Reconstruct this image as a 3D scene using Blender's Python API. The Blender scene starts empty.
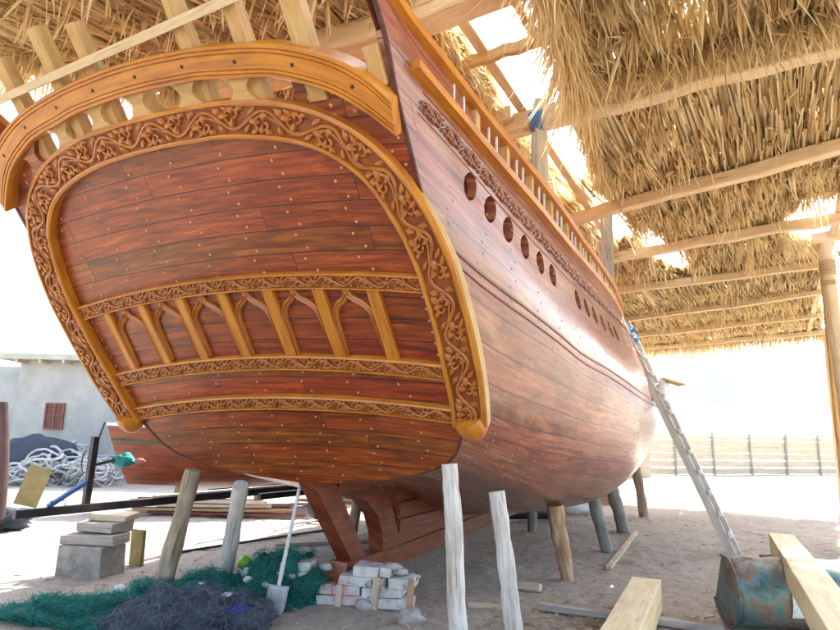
import bpy, bmesh, math, random
import numpy as np
from math import sin, cos, pi, radians
from mathutils import Vector, Matrix, noise
random.seed(7); rng = np.random.default_rng(7)
SC = bpy.context.scene
COL = SC.collection

# ---------------------------------------------------------------- camera, sky, sun, exposure
PITCH, ROLL, AX, RAKE = [radians(q) for q in (10.71, 1.23, 24.54, 39.2)]
cd = bpy.data.cameras.new('camera'); cam = bpy.data.objects.new('camera', cd); COL.objects.link(cam)
cd.sensor_width = 36; cd.lens = 36*630/840; cd.clip_start = .05; cd.clip_end = 9000
F = Vector((0, cos(PITCH), sin(PITCH))); R0 = Vector((1, 0, 0)); V0 = Vector((0, -sin(PITCH), cos(PITCH)))
X_ = R0*cos(ROLL) + V0*sin(ROLL); Y_ = V0*cos(ROLL) - R0*sin(ROLL)
m = Matrix((X_, Y_, -F)).transposed().to_4x4(); m.translation = (0, 0, 1.55)
cam.matrix_world = m
SC.camera = cam

SUN_EL, SUN_AZ = radians(43), radians(34)       # azimuth clockwise from +Y
W = bpy.data.worlds.new('World'); SC.world = W; W.use_nodes = True
nt = W.node_tree; nt.nodes.clear()
sky = nt.nodes.new('ShaderNodeTexSky'); sky.sky_type = 'NISHITA'; sky.sun_disc = False
sky.sun_elevation = SUN_EL; sky.sun_rotation = SUN_AZ
sky.air_density = 1.0; sky.dust_density = 3.0; sky.ozone_density = 1.0
bg = nt.nodes.new('ShaderNodeBackground'); bg.inputs[1].default_value = .15
wo = nt.nodes.new('ShaderNodeOutputWorld')
nt.links.new(sky.outputs[0], bg.inputs[0]); nt.links.new(bg.outputs[0], wo.inputs[0])
sl = bpy.data.lights.new('sun', 'SUN'); sl.energy = 5; sl.angle = radians(.5); sl.color = (1, .95, .87)
so = bpy.data.objects.new('sun', sl); COL.objects.link(so)
sd = Vector((sin(SUN_AZ)*cos(SUN_EL), cos(SUN_AZ)*cos(SUN_EL), sin(SUN_EL)))
so.rotation_euler = sd.to_track_quat('Z', 'Y').to_euler(); so.location = (0, 0, 30)
SC.view_settings.view_transform = 'Standard'; SC.view_settings.look = 'None'
SC.view_settings.exposure = 2.3; SC.view_settings.gamma = 1
SC.view_settings.use_curve_mapping = False

# ---------------------------------------------------------------- materials
def newmat(name):
    M = bpy.data.materials.new(name); M.use_nodes = True
    n = M.node_tree; b = n.nodes['Principled BSDF']
    return M, n, b
def nd(n, t, **kw):
    o = n.nodes.new(t)
    for k, v in kw.items():
        if k.startswith('i_'):
            o.inputs[k[2:].replace('_', ' ')].default_value = v
        else: setattr(o, k, v)
    return o
def ramp(n, fac, stops):
    r = nd(n, 'ShaderNodeValToRGB'); cr = r.color_ramp
    while len(cr.elements) < len(stops): cr.elements.new(.5)
    for e, (p, c) in zip(cr.elements, stops):
        e.position = p; e.color = (*c, 1) if len(c) == 3 else c
    n.links.new(fac, r.inputs[0]); return r.outputs[0]
def mth(n, op, a, b=None, c=None):
    o = nd(n, 'ShaderNodeMath', operation=op)
    for i, v in enumerate((a, b, c)):
        if v is None: continue
        if isinstance(v, (int, float)): o.inputs[i].default_value = v
        else: n.links.new(v, o.inputs[i])
    return o.outputs[0]
def mix(n, fac, a, b, mode='MIX'):
    o = nd(n, 'ShaderNodeMix', data_type='RGBA', blend_type=mode)
    for s, v in ((o.inputs[0], fac), (o.inputs[6], a), (o.inputs[7], b)):
        if isinstance(v, (int, float)): s.default_value = v
        elif isinstance(v, tuple): s.default_value = (*v, 1)
        else: n.links.new(v, s)
    return o.outputs[2]
def noisen(n, vec, scale, detail=6, rough=.6, dist=0.):
    o = nd(n, 'ShaderNodeTexNoise'); o.inputs['Scale'].default_value = scale
    o.inputs['Detail'].default_value = detail; o.inputs['Roughness'].default_value = rough
    o.inputs['Distortion'].default_value = dist
    if vec is not None: n.links.new(vec, o.inputs['Vector'])
    return o
def mapped(n, src, scale, loc=(0, 0, 0), rot=(0, 0, 0)):
    mp = nd(n, 'ShaderNodeMapping'); mp.inputs['Scale'].default_value = scale
    mp.inputs['Location'].default_value = loc; mp.inputs['Rotation'].default_value = rot
    n.links.new(src, mp.inputs['Vector']); return mp.outputs[0]
def bump(n, b, h, strength=.4, dist=.01, prev=None):
    o = nd(n, 'ShaderNodeBump'); o.inputs['Strength'].default_value = strength; o.inputs['Distance'].default_value = dist
    n.links.new(h, o.inputs['Height'])
    if prev is not None: n.links.new(prev, o.inputs['Normal'])
    n.links.new(o.outputs[0], b.inputs['Normal']); return o.outputs[0]

def plank_mat(name, dark, mid, light, pw=.17, rough=(.28, .5), coat=.4, worn=0., vary=.4):
    """UV in metres: x along the planks, y across; seams every pw."""
    M, n, b = newmat(name)
    uv = nd(n, 'ShaderNodeTexCoord').outputs['UV']
    sx = nd(n, 'ShaderNodeSeparateXYZ'); n.links.new(uv, sx.inputs[0])
    wob = noisen(n, mapped(n, uv, (.5, .9, 1)), 1.0, 2).outputs[0]
    y = mth(n, 'ADD', mth(n, 'DIVIDE', sx.outputs[1], pw), mth(n, 'MULTIPLY', wob, .12))
    fl = mth(n, 'FLOOR', y); fr = mth(n, 'FRACT', y)
    wn = nd(n, 'ShaderNodeTexWhiteNoise', noise_dimensions='1D'); n.links.new(fl, wn.inputs['W'])
    # butt joints: boards about 2.6 m long, offset per row
    xx = mth(n, 'ADD', mth(n, 'DIVIDE', sx.outputs[0], 2.6), mth(n, 'MULTIPLY', wn.outputs[0], 7.3))
    bx = mth(n, 'FRACT', xx); bi = mth(n, 'FLOOR', xx)
    wn2 = nd(n, 'ShaderNodeTexWhiteNoise', noise_dimensions='2D')
    cb = nd(n, 'ShaderNodeCombineXYZ'); n.links.new(fl, cb.inputs[0]); n.links.new(bi, cb.inputs[1]); n.links.new(cb.outputs[0], wn2.inputs['Vector'])
    pid = wn2.outputs[0]
    off = nd(n, 'ShaderNodeCombineXYZ'); n.links.new(mth(n, 'MULTIPLY', pid, 37.), off.inputs[0]); n.links.new(mth(n, 'MULTIPLY', pid, 11.), off.inputs[1])
    va = nd(n, 'ShaderNodeVectorMath', operation='ADD'); n.links.new(uv, va.inputs[0]); n.links.new(off.outputs[0], va.inputs[1])
    g1 = noisen(n, mapped(n, va.outputs[0], (1.3, 16, 1)), 1.6, 9, .62, .6).outputs[0]
    g2 = noisen(n, mapped(n, va.outputs[0], (5, 130, 1)), 1.3, 5, .7, .2).outputs[0]
    gg = mth(n, 'ADD', mth(n, 'MULTIPLY', g1, .72), mth(n, 'MULTIPLY', g2, .28))
    c = ramp(n, gg, [(.33, dark), (.5, mid), (.68, light)])
    hsv = nd(n, 'ShaderNodeHueSaturation'); n.links.new(c, hsv.inputs['Color'])
    n.links.new(mth(n, 'ADD', mth(n, 'MULTIPLY', pid, vary), 1-vary*.5), hsv.inputs['Value'])
    n.links.new(mth(n, 'ADD', mth(n, 'MULTIPLY', wn.outputs[0], .02), .49), hsv.inputs['Hue'])
    seam = mth(n, 'LESS_THAN', mth(n, 'MINIMUM', fr, mth(n, 'SUBTRACT', 1., fr)), .02)
    but = mth(n, 'LESS_THAN', mth(n, 'MINIMUM', bx, mth(n, 'SUBTRACT', 1., bx)), .0011)
    jn = mth(n, 'MAXIMUM', seam, but)
    # dark weather streaks along the grain, wandering caulk stains
    st = noisen(n, mapped(n, uv, (.9, 5, 1)), 1.5, 7, .68, .8).outputs[0]
    stf = ramp(n, st, [(.52, (0, 0, 0)), (.72, (1, 1, 1))])
    c = mix(n, mth(n, 'MULTIPLY', stf, .75), hsv.outputs[0], tuple(q*.25 for q in dark))
    if worn:
        wv = noisen(n, mapped(n, uv, (1., 3.2, 1), loc=(3, 1, 0)), 1.1, 8, .7, .5).outputs[0]
        wf = ramp(n, wv, [(.55, (0, 0, 0)), (.66, (1, 1, 1))])
        c = mix(n, mth(n, 'MULTIPLY', wf, worn), c, (.50, .24, .11))
    c = mix(n, mth(n, 'MULTIPLY', jn, .85), c, (.008, .004, .003))
    n.links.new(c, b.inputs['Base Color'])
    n.links.new(mth(n, 'ADD', mth(n, 'MULTIPLY', noisen(n, mapped(n, uv, (3, 9, 1)), 2, 5).outputs[0], rough[1]-rough[0]), rough[0]), b.inputs['Roughness'])
    b.inputs['Coat Weight'].default_value = coat; b.inputs['Coat Roughness'].default_value = .22
    cup = mth(n, 'MULTIPLY', mth(n, 'ABSOLUTE', mth(n, 'SUBTRACT', fr, .5)), -.5)
    h = mth(n, 'SUBTRACT', mth(n, 'ADD', mth(n, 'MULTIPLY', gg, .35), mth(n, 'MULTIPLY', pid, .5)), mth(n, 'MULTIPLY', jn, 1.1))
    h = mth(n, 'ADD', h, cup)
    bump(n, b, h, .75, .008)
    return M

def wood_mat(name, dark, mid, light, rough=.6, scale=1., axis=None, coat=0., cracks=.3, bstr=.5):
    """Timber: UV x runs along the grain."""
    M, n, b = newmat(name)
    tc = nd(n, 'ShaderNodeTexCoord'); uv = tc.outputs['UV']
    oi = nd(n, 'ShaderNodeObjectInfo')
    va = nd(n, 'ShaderNodeVectorMath', operation='ADD'); n.links.new(uv, va.inputs[0])
    cb = nd(n, 'ShaderNodeCombineXYZ'); n.links.new(mth(n, 'MULTIPLY', oi.outputs['Random'], 31.), cb.inputs[0]); n.links.new(cb.outputs[0], va.inputs[1])
    v = va.outputs[0]
    g1 = noisen(n, mapped(n, v, (1.6*scale, 15*scale, 1)), 1.5, 8, .62, .9).outputs[0]
    g2 = noisen(n, mapped(n, v, (7*scale, 120*scale, 1)), 1.2, 5, .7).outputs[0]
    bl = noisen(n, mapped(n, v, (2.5, 5, 1)), 1.3, 4).outputs[0]
    gg = mth(n, 'ADD', mth(n, 'ADD', mth(n, 'MULTIPLY', g1, .5), mth(n, 'MULTIPLY', g2, .22)), mth(n, 'MULTIPLY', bl, .28))
    c = ramp(n, gg, [(.36, dark), (.5, mid), (.64, light)])
    if cracks:
        k = noisen(n, mapped(n, v, (1.1*scale, 34*scale, 1), loc=(5, 3, 0)), 1.4, 4, .6, .5).outputs[0]
        kf = ramp(n, k, [(.62, (0, 0, 0)), (.66, (1, 1, 1))])
        c = mix(n, mth(n, 'MULTIPLY', kf, cracks), c, tuple(q*.2 for q in dark))
    n.links.new(c, b.inputs['Base Color']); b.inputs['Roughness'].default_value = rough
    b.inputs['Coat Weight'].default_value = coat; b.inputs['Coat Roughness'].default_value = .25
    bump(n, b, gg, bstr, .012)
    return M

def plain_mat(name, c1, c2, rough=.6, scale=6., metal=0., coat=0., bstr=.25, bdist=.01, coord='Object', detail=6):
    M, n, b = newmat(name)
    v = nd(n, 'ShaderNodeTexCoord').outputs[coord]
    g = noisen(n, v, scale, detail, .65).outputs[0]
    c = ramp(n, g, [(.35, c1), (.65, c2)])
    n.links.new(c, b.inputs['Base Color']); b.inputs['Roughness'].default_value = rough
    b.inputs['Metallic'].default_value = metal; b.inputs['Coat Weight'].default_value = coat
    g3 = noisen(n, v, scale*6, 5, .7).outputs[0]
    bump(n, b, g3, bstr, bdist)
    return M

M_hull = plank_mat('hull_teak', (.10, .028, .018), (.25, .078, .040), (.42, .165, .085), .185, (.28, .48), .75, .5, .30)
M_tran = plank_mat('transom_teak', (.065, .010, .002), (.245, .047, .006), (.44, .115, .013), .172, (.34, .52), .22, 0., .26)
M_orange = wood_mat('varnished_orange_wood', (.28, .085, .006), (.47, .165, .009), (.60, .25, .02), .4, 1, coat=.3, cracks=.15, bstr=.2)
M_field = wood_mat('carved_field_wood', (.11, .024, .003), (.23, .055, .005), (.36, .10, .008), .5, 1, coat=.15, cracks=.2, bstr=.3)
M_vine = wood_mat('carved_vine_wood', (.20, .05, .006), (.36, .11, .012), (.50, .19, .03), .38, 2, coat=.35, cracks=.1, bstr=.25)
M_cream = wood_mat('pale_sawn_wood', (.34, .18, .06), (.50, .31, .11), (.60, .41, .18), .6, 1, cracks=.25)
M_keel = wood_mat('keel_wood', (.07, .012, .004), (.19, .036, .009), (.32, .075, .018), .45, .8, coat=.25, cracks=.4)
M_beam = wood_mat('roof_pine', (.46, .33, .18), (.62, .47, .27), (.72, .57, .36), .7, .8, cracks=.5)
M_post = wood_mat('weathered_post', (.15, .10, .06), (.33, .25, .17), (.56, .46, .34), .85, .9, cracks=.75, bstr=1.)
M_postw = wood_mat('white_daubed_post', (.30, .22, .14), (.60, .56, .49), (.78, .76, .70), .85, .9, cracks=.65, bstr=1.)
M_postd = wood_mat('grey_driftwood_post', (.12, .12, .10), (.24, .24, .21), (.36, .35, .30), .85, .9, cracks=.7, bstr=1.)
M_posto = wood_mat('barked_brown_post', (.22, .09, .04), (.42, .25, .13), (.66, .52, .36), .8, .9, cracks=.6, bstr=1.)
M_timber = wood_mat('fresh_timber', (.58, .44, .20), (.72, .61, .36), (.80, .73, .52), .65, .7, cracks=.25)
M_grey = wood_mat('grey_board', (.22, .20, .18), (.36, .33, .29), (.48, .44, .38), .8, 1, cracks=.6)
M_fence = wood_mat('sunbleached_fence_board', (.46, .36, .23), (.60, .49, .33), (.70, .60, .44), .85, 1, cracks=.2)
M_slat = wood_mat('bleached_slat', (.36, .28, .18), (.52, .43, .30), (.62, .54, .42), .8, 1, cracks=.3)
M_edge = plain_mat('dark_plank_ends', (.045, .014, .008), (.11, .035, .02), .55, 12)
M_nail = plain_mat('nail_bungs', (.42, .20, .10), (.58, .34, .19), .5, 30, bstr=.05)
M_dark = plain_mat('black_painted_steel', (.008, .008, .010), (.03, .03, .035), .38, 9, metal=.2)
M_blue = plain_mat('blue_painted_steel', (.02, .07, .22), (.05, .14, .36), .5, 9)
M_white = plain_mat('whitewashed_wall', (.34, .35, .32), (.46, .46, .42), .9, 1.5, bstr=.3, bdist=.02)
M_slab = plain_mat('roof_slab', (.40, .38, .30), (.52, .50, .42), .9, 3)
M_conc = plain_mat('concrete_block', (.20, .18, .16), (.36, .34, .31), .95, 8, bstr=.8)
M_stone = plain_mat('pale_stone', (.36, .34, .31), (.58, .56, .52), .95, 9, bstr=1., bdist=.02)
M_shut = wood_mat('shutter_wood', (.08, .02, .012), (.15, .045, .03), (.22, .08, .05), .7, 1)
M_rope = plain_mat('rope', (.34, .36, .38), (.60, .62, .60), .9, 18, bstr=.8)
M_canvas = plain_mat('maroon_cover', (.016, .007, .007), (.045, .016, .014), .9, 4, bstr=.5)
M_tarp = plain_mat('ochre_board', (.20, .15, .05), (.28, .22, .09), .8, 5)
M_teal = plain_mat('teal_rag', (.01, .17, .17), (.03, .30, .28), .9, 14, bstr=.6)
M_pink = plain_mat('pink_rag', (.45, .12, .10), (.6, .2, .16), .9, 20)
M_plastic = plain_mat('white_plastic', (.62, .63, .62), (.78, .79, .78), .45, 12)
M_lime = plain_mat('lime_plastic', (.22, .50, .03), (.30, .62, .05), .4, 8)
M_bottle = plain_mat('pale_blue_plastic', (.35, .50, .58), (.5, .65, .72), .25, 8)
M_cobalt = plain_mat('cobalt_net', (.015, .04, .25), (.04, .10, .45), .8, 25, bstr=.6)
M_twine = plain_mat('blue_lashing', (.03, .14, .38), (.12, .30, .55), .9, 30, bstr=.6)
M_straw = plain_mat('straw_lashing', (.40, .27, .12), (.6, .44, .22), .9, 30)
M_handle = plain_mat('white_handle', (.50, .50, .48), (.66, .66, .64), .5, 20, bstr=.1)
M_steel = plain_mat('worn_shovel_steel', (.30, .31, .32), (.5, .5, .5), .5, 12, metal=.4)
M_alu = wood_mat('weathered_ladder_wood', (.38, .34, .29), (.52, .48, .42), (.64, .60, .53), .7, 1, cracks=.5)
M_boatgreen = plain_mat('green_paint', (.02, .09, .04), (.035, .13, .06), .4, 9)
M_pipe = plain_mat('black_pipe', (.01, .01, .012), (.025, .025, .03), .4, 8)
M_paper = plain_mat('white_patch', (.45, .58, .56), (.74, .78, .74), .6, 22)

def thatch_mat(name, cols):
    M, n, b = newmat(name)
    at = nd(n, 'ShaderNodeAttribute', attribute_name='rnd')
    c = ramp(n, at.outputs['Fac'], [(i/(len(cols)-1), q) for i, q in enumerate(cols)])
    n.links.new(c, b.inputs['Base Color']); b.inputs['Roughness'].default_value = .75
    tr = nd(n, 'ShaderNodeBsdfTranslucent'); n.links.new(c, tr.inputs[0])
    mx = nd(n, 'ShaderNodeMixShader'); mx.inputs[0].default_value = .38
    out = n.nodes['Material Output']
    n.links.new(b.outputs[0], mx.inputs[1]); n.links.new(tr.outputs[0], mx.inputs[2]); n.links.new(mx.outputs[0], out.inputs[0])
    return M
M_thatch = thatch_mat('dry_palm_thatch', [(.24, .14, .06), (.48, .33, .14), (.66, .49, .23), (.76, .60, .31), (.82, .71, .46), (.48, .38, .23)])
M_netg = thatch_mat('green_net_twine', [(.01, .10, .085), (.015, .19, .15), (.03, .31, .23), (.05, .26, .22)])
M_netb = thatch_mat('blue_grey_net_twine', [(.06, .08, .11), (.11, .14, .18), (.17, .20, .25), (.24, .25, .27)])
M_chips = thatch_mat('wood_chips', [(.30, .18, .08), (.5, .36, .2), (.6, .5, .34), (.25, .2, .16)])

# ---------------------------------------------------------------- mesh helpers
class MB:
    def __init__(s): s.v = []; s.f = []; s.uv = []; s.mi = []; s.cur = 0
    def add(s, vs, fs, uvs=None):
        o = len(s.v); s.v += [tuple(q) for q in vs]
        for i, f in enumerate(fs):
            s.f.append([a+o for a in f]); s.mi.append(s.cur)
            s.uv.append(uvs[i] if uvs else None)
    def grid(s, P, UVf=None, close=False, flip=False):
        """P[i][j] points; UVf[i][j]"""
        ni, nj = len(P), len(P[0]); vs = [p for r in P for p in r]; fs = []; us = []
        for i in range(ni-1):
            for j in range(nj if close else nj-1):
                j2 = (j+1) % nj
                q = [i*nj+j, i*nj+j2, (i+1)*nj+j2, (i+1)*nj+j]
                if UVf:
                    jj = j+1
                    u = [UVf[i][j], UVf[i][jj], UVf[i+1][jj], UVf[i+1][j]]
                else: u = None
                if flip:
                    q = q[::-1]; u = u[::-1] if u else None
                fs.append(q); us.append(u)
        s.add(vs, fs, us)
    def box(s, c, X, Y, Z, rnd=0.):
        """oriented box: X (length) half-vectors; uv x along X"""
        c, X, Y, Z = map(Vector, (c, X, Y, Z))
        vs = [c+a*X+b*Y+d*Z for a in (-1, 1) for b in (-1, 1) for d in (-1, 1)]
        if rnd: vs = [v+Vector([random.uniform(-rnd, rnd) for _ in range(3)]) for v in vs]
        lx, ly, lz = X.length, Y.length, Z.length; q = random.uniform(0, 9)
        fs = [(0, 1, 3, 2), (4, 6, 7, 5), (0, 4, 5, 1), (2, 3, 7, 6), (0, 2, 6, 4), (1, 5, 7, 3)]
        def U(i, k):
            a, b, d = (i >> 2 & 1)*2-1, (i >> 1 & 1)*2-1, (i & 1)*2-1
            if k < 2: return (b*ly+q, d*lz)
            if k < 4: return (a*lx+q, d*lz+k)
            return (a*lx+q, b*ly+k)
        s.add(vs, fs, [[U(i, k) for i in f] for k, f in enumerate(fs)])
    def tube(s, pts, r, n=8, caps=True, squash=None):
        """r: number or list; uv x along the tube"""
        pts = [Vector(p) for p in pts]; N = len(pts)
        rs = r if isinstance(r, (list, tuple)) else [r]*N
        up = Vector((0, 0, 1)); P = []; U = []; L = 0; prev = None; q = random.uniform(0, 9)
        for i in range(N):
            t = (pts[min(i+1, N-1)]-pts[max(i-1, 0)]).normalized()
            if prev is None:
                a = t.orthogonal() if abs(t.z) > .95 else t.cross(up)
                a.normalize()
            else:
                a = prev - t*prev.dot(t)
                if a.length < 1e-6: a = t.orthogonal()
                a.normalize()
            prev = a; b = t.cross(a)
            if i: L += (pts[i]-pts[i-1]).length
            P.append([pts[i]+(a*cos(2*pi*k/n)+b*sin(2*pi*k/n))*rs[i] for k in range(n)])
            U.append([(L+q, 2*pi*max(rs)*k/n) for k in range(n+1)])
        s.grid(P, U, close=True)
        if caps:
            for i, fl in ((0, 0), (N-1, 1)):
                f = list(range(n)); f = f if fl else f[::-1]
                s.add(P[i], [f], [[(rs[i]*cos(k), rs[i]*sin(k)) for k in range(n)]])
    def prism(s, poly, X, Y, Z, o, d0, d1, uvs=1.):
        """2D polygon (x,y) in plane X,Y at origin o, extruded along Z from d0 to d1"""
        o, X, Y, Z = map(Vector, (o, X, Y, Z)); n = len(poly)
        a = [o+X*p[0]+Y*p[1]+Z*d0 for p in poly]; b = [o+X*p[0]+Y*p[1]+Z*d1 for p in poly]
        uv = [(p[0], p[1]) for p in poly]
        s.add(a+b, [list(range(n))[::-1], list(range(n, 2*n))], [uv[::-1], uv])
        for i in range(n):
            j = (i+1) % n
            s.add([a[i], a[j], b[j], b[i]], [(0, 1, 2, 3)], [[(poly[i][0], poly[i][1]), (poly[j][0], poly[j][1]), (poly[j][0], poly[j][1]+.1), (poly[i][0], poly[i][1]+.1)]])
    def build(s, name, mats, parent=None, smooth=True, angle=40, mods=None, bevel=0.):
        me = bpy.data.meshes.new(name); me.from_pydata(s.v, [], s.f)
        mats = mats if isinstance(mats, (list, tuple)) else [mats]
        for q in mats: me.materials.append(q)
        uvl = me.uv_layers.new(name='UVMap'); k = 0; flat = []
        for f, u in zip(s.f, s.uv):
            if u is None: u = [(s.v[i][0], s.v[i][1]) for i in f]
            for q in u: flat += [q[0], q[1]]
        uvl.data.foreach_set('uv', flat)
        me.polygons.foreach_set('material_index', s.mi)
        me.polygons.foreach_set('use_smooth', [smooth]*len(me.polygons))
        if smooth: 
            try: me.set_sharp_from_angle(angle=radians(angle))
            except Exception: pass
        me.update()
        o = bpy.data.objects.new(name, me); COL.objects.link(o)
        if parent: o.parent = parent
        if bevel:
            b = o.modifiers.new('bevel', 'BEVEL'); b.width = bevel; b.segments = 2; b.limit_method = 'ANGLE'; b.angle_limit = radians(50)
        return o
def tag(o, label=None, cat=None, group=None, kind=None):
    if label: o['label'] = label
    if cat: o['category'] = cat
    if group: o['group'] = group
    if kind: o['kind'] = kind
    return o
def empty(name, loc, label, cat, group=None):
    o = bpy.data.objects.new(name, None); COL.objects.link(o); o.location = loc; o.empty_display_size = .2
    bpy.context.view_layer.update()
    return tag(o, label, cat, group)
def adopt(ch, par):
    """parent without moving (parents here are unrotated, unscaled empties)"""
    ch.parent = par; ch.location = ch.location - par.location
    return ch
def jit(a): return random.uniform(-a, a)

# ---------------------------------------------------------------- ship coordinates
AV = Vector((sin(AX), cos(AX), 0)); TV = Vector((cos(AX), -sin(AX), 0))
UV_ = -AV*sin(RAKE) + Vector((0, 0, cos(RAKE)))
NV = -TV.cross(UV_)                      # see check below: outward (aft) normal of the transom
P0 = Vector((-1.15451642, 5.27923358, 1.7))
if NV.dot(Vector((0, 0, 1.55)) - P0) < 0: NV = -NV
def tp(u, v, off=0.): return P0 + TV*u + UV_*v + NV*off
def sp(s, t, z): return Vector((P0.x, P0.y, 0)) + AV*s + TV*t + Vector((0, 0, z))
TR = math.tan(RAKE)
def sedge(z): return -(z-1.7)*TR

def pchip(xs, ys):
    xs = np.array(xs, float); ys = np.array(ys, float); h = np.diff(xs); d = np.diff(ys)/h
    mm = np.zeros(len(xs)); mm[0] = d[0]; mm[-1] = d[-1]
    for i in range(1, len(xs)-1):
        if d[i-1]*d[i] > 0:
            w1 = 2*h[i]+h[i-1]; w2 = h[i]+2*h[i-1]; mm[i] = (w1+w2)/(w1/d[i-1]+w2/d[i])
    def f(x):
        i = int(np.clip(np.searchsorted(xs, x)-1, 0, len(xs)-2)); t = (x-xs[i])/h[i]
        t = min(max(t, -.2), 1.2)
        return float((1+2*t)*(1-t)**2*ys[i] + t*(1-t)**2*h[i]*mm[i] + t*t*(3-2*t)*ys[i+1] + t*t*(t-1)*h[i]*mm[i+1])
    return f
def b1(s): x = s+2; return 1.70+.185*x-.0178*x*x
def b2(s): return .65*b1(s)+.35*b3(s)
def b3(s): x = s+.8; return 1.74+.275*x-.0235*x*x
# rows: (edge z, s list, t list, z list)
ROWS = []
def row(s, t, z): ROWS.append((s[0], s[-1], pchip(s, t), pchip(s, z)))
s = [sedge(4.40), -1.58, -1.0, -.5, .36, 1.1, 1.93, 3.66, 6, 9, 14.7]
row(s, [max(b1(q), .08) for q in s[:-1]]+[.08], [4.40, 3.93, 3.81, 3.73, 3.66, 3.60, 3.53, 3.53, 3.66, 4.1, 5.3])
s = [sedge(3.70), -1.34, -.85, -.31, .42, .92, 1.58, 3.3, 6, 9, 14.4]
row(s, [b1(q) for q in s[:-1]]+[.08], [3.70, 3.63, 3.55, 3.47, 3.40, 3.35, 3.31, 3.32, 3.47, 3.9, 5.0])
s = [sedge(3.42), -.9, -.57, 0, .58, 1.5, 2.9, 4, 6, 9, 14.]
row(s, [1.745, 1.835, 1.885, 1.985, 2.065, 2.17, 2.26, 2.3, 2.25, 1.85, .08], [3.42, 3.32, 3.25, 3.11, 3.02, 2.91, 2.86, 2.88, 3.05, 3.5, 4.6])
s = [sedge(2.78), -.32, .23, .9, 1.42, 2.2, 3.8, 6, 9, 13.4]
row(s, [1.74, 1.87, 2.01, 2.15, 2.24, 2.37, 2.52, 2.52, 2.05, .08], [2.78, 2.62, 2.5, 2.37, 2.27, 2.2, 2.08, 2.1, 2.42, 3.3])
s = [sedge(1.66), 1, 2.5, 4.5, 7, 9.5, 11.5, 12.8]
row(s, [1.62, 1.84, 2.16, 2.40, 2.32, 1.8, .9, .08], [1.66, 1.5, 1.38, 1.30, 1.4, 1.75, 2.2, 2.6])
s = [sedge(1.35), 1, 2.5, 4.5, 7, 9.5, 11, 12]
row(s, [1.42, 1.50, 1.66, 1.85, 1.75, 1.2, .55, .08], [1.35, 1.18, .90, .76, .86, 1.2, 1.6, 2.0])
s = [sedge(1.18), 1.5, 3, 5, 7, 10, 11.3]
row(s, [.82, .78, .82, .95, .9, .4, .08], [1.18, 1.03, .70, .52, .57, 1.0, 1.5])
s = [sedge(1.10), 2, 3.2, 5, 8, 10.6]
row(s, [.02, .02, .02, .06, .06, .06], [1.10, 1.0, .64, .42, .42, .75])
QG = [0, .33, .62, 1.32, 2.15, 2.85, 3.65, 4.45]       # girth of each row, metres
def hull(q, w, side=1, off=0.):
    """q in girth metres, w in 0..1 along the length"""
    P = []
    for (s0, s1, ft, fz) in ROWS:
        sw = s0 + w*(s1-s0); P.append((sw, max(ft(sw), .02), fz(sw)))
    P = np.array(P)
    r = [pchip(QG, P[:, k])(q) for k in range(3)]
    return r
def hp(q, w, side=1): a = hull(q, w); return sp(a[0], a[1]*side, a[2])
_cache = {}
def hframe(q, w, side=1):
    p = hp(q, w, side); d1 = hp(q, min(w+.003, 1), side)-hp(q, max(w-.003, 0), side); d2 = hp(min(q+.02, 4.45), w, side)-hp(max(q-.02, 0), w, side)
    d1.normalize(); d2.normalize(); n = d1.cross(d2); n.normalize()
    if n.dot(TV*side) < 0: n = -n
    return p, d1, d2, n
def w_of_s(q, s):
    lo, hi = 0., 1.
    for _ in range(30):
        mid = (lo+hi)/2
        if hull(q, mid)[0] < s: lo = mid
        else: hi = mid
    return (lo+hi)/2

ship = empty('wooden_ship', (P0.x, P0.y, 0), 'big varnished red-brown wooden sailing ship with carved stern, propped up on posts', 'ship')
def part(mb, name, mat, **k):
    par = k.pop('parent', ship); o = mb.build(name, mat, None, **k)
    o.location = -ship.location; o.parent = par
    if par is not ship: o.location = (0, 0, 0)
    return o

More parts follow.
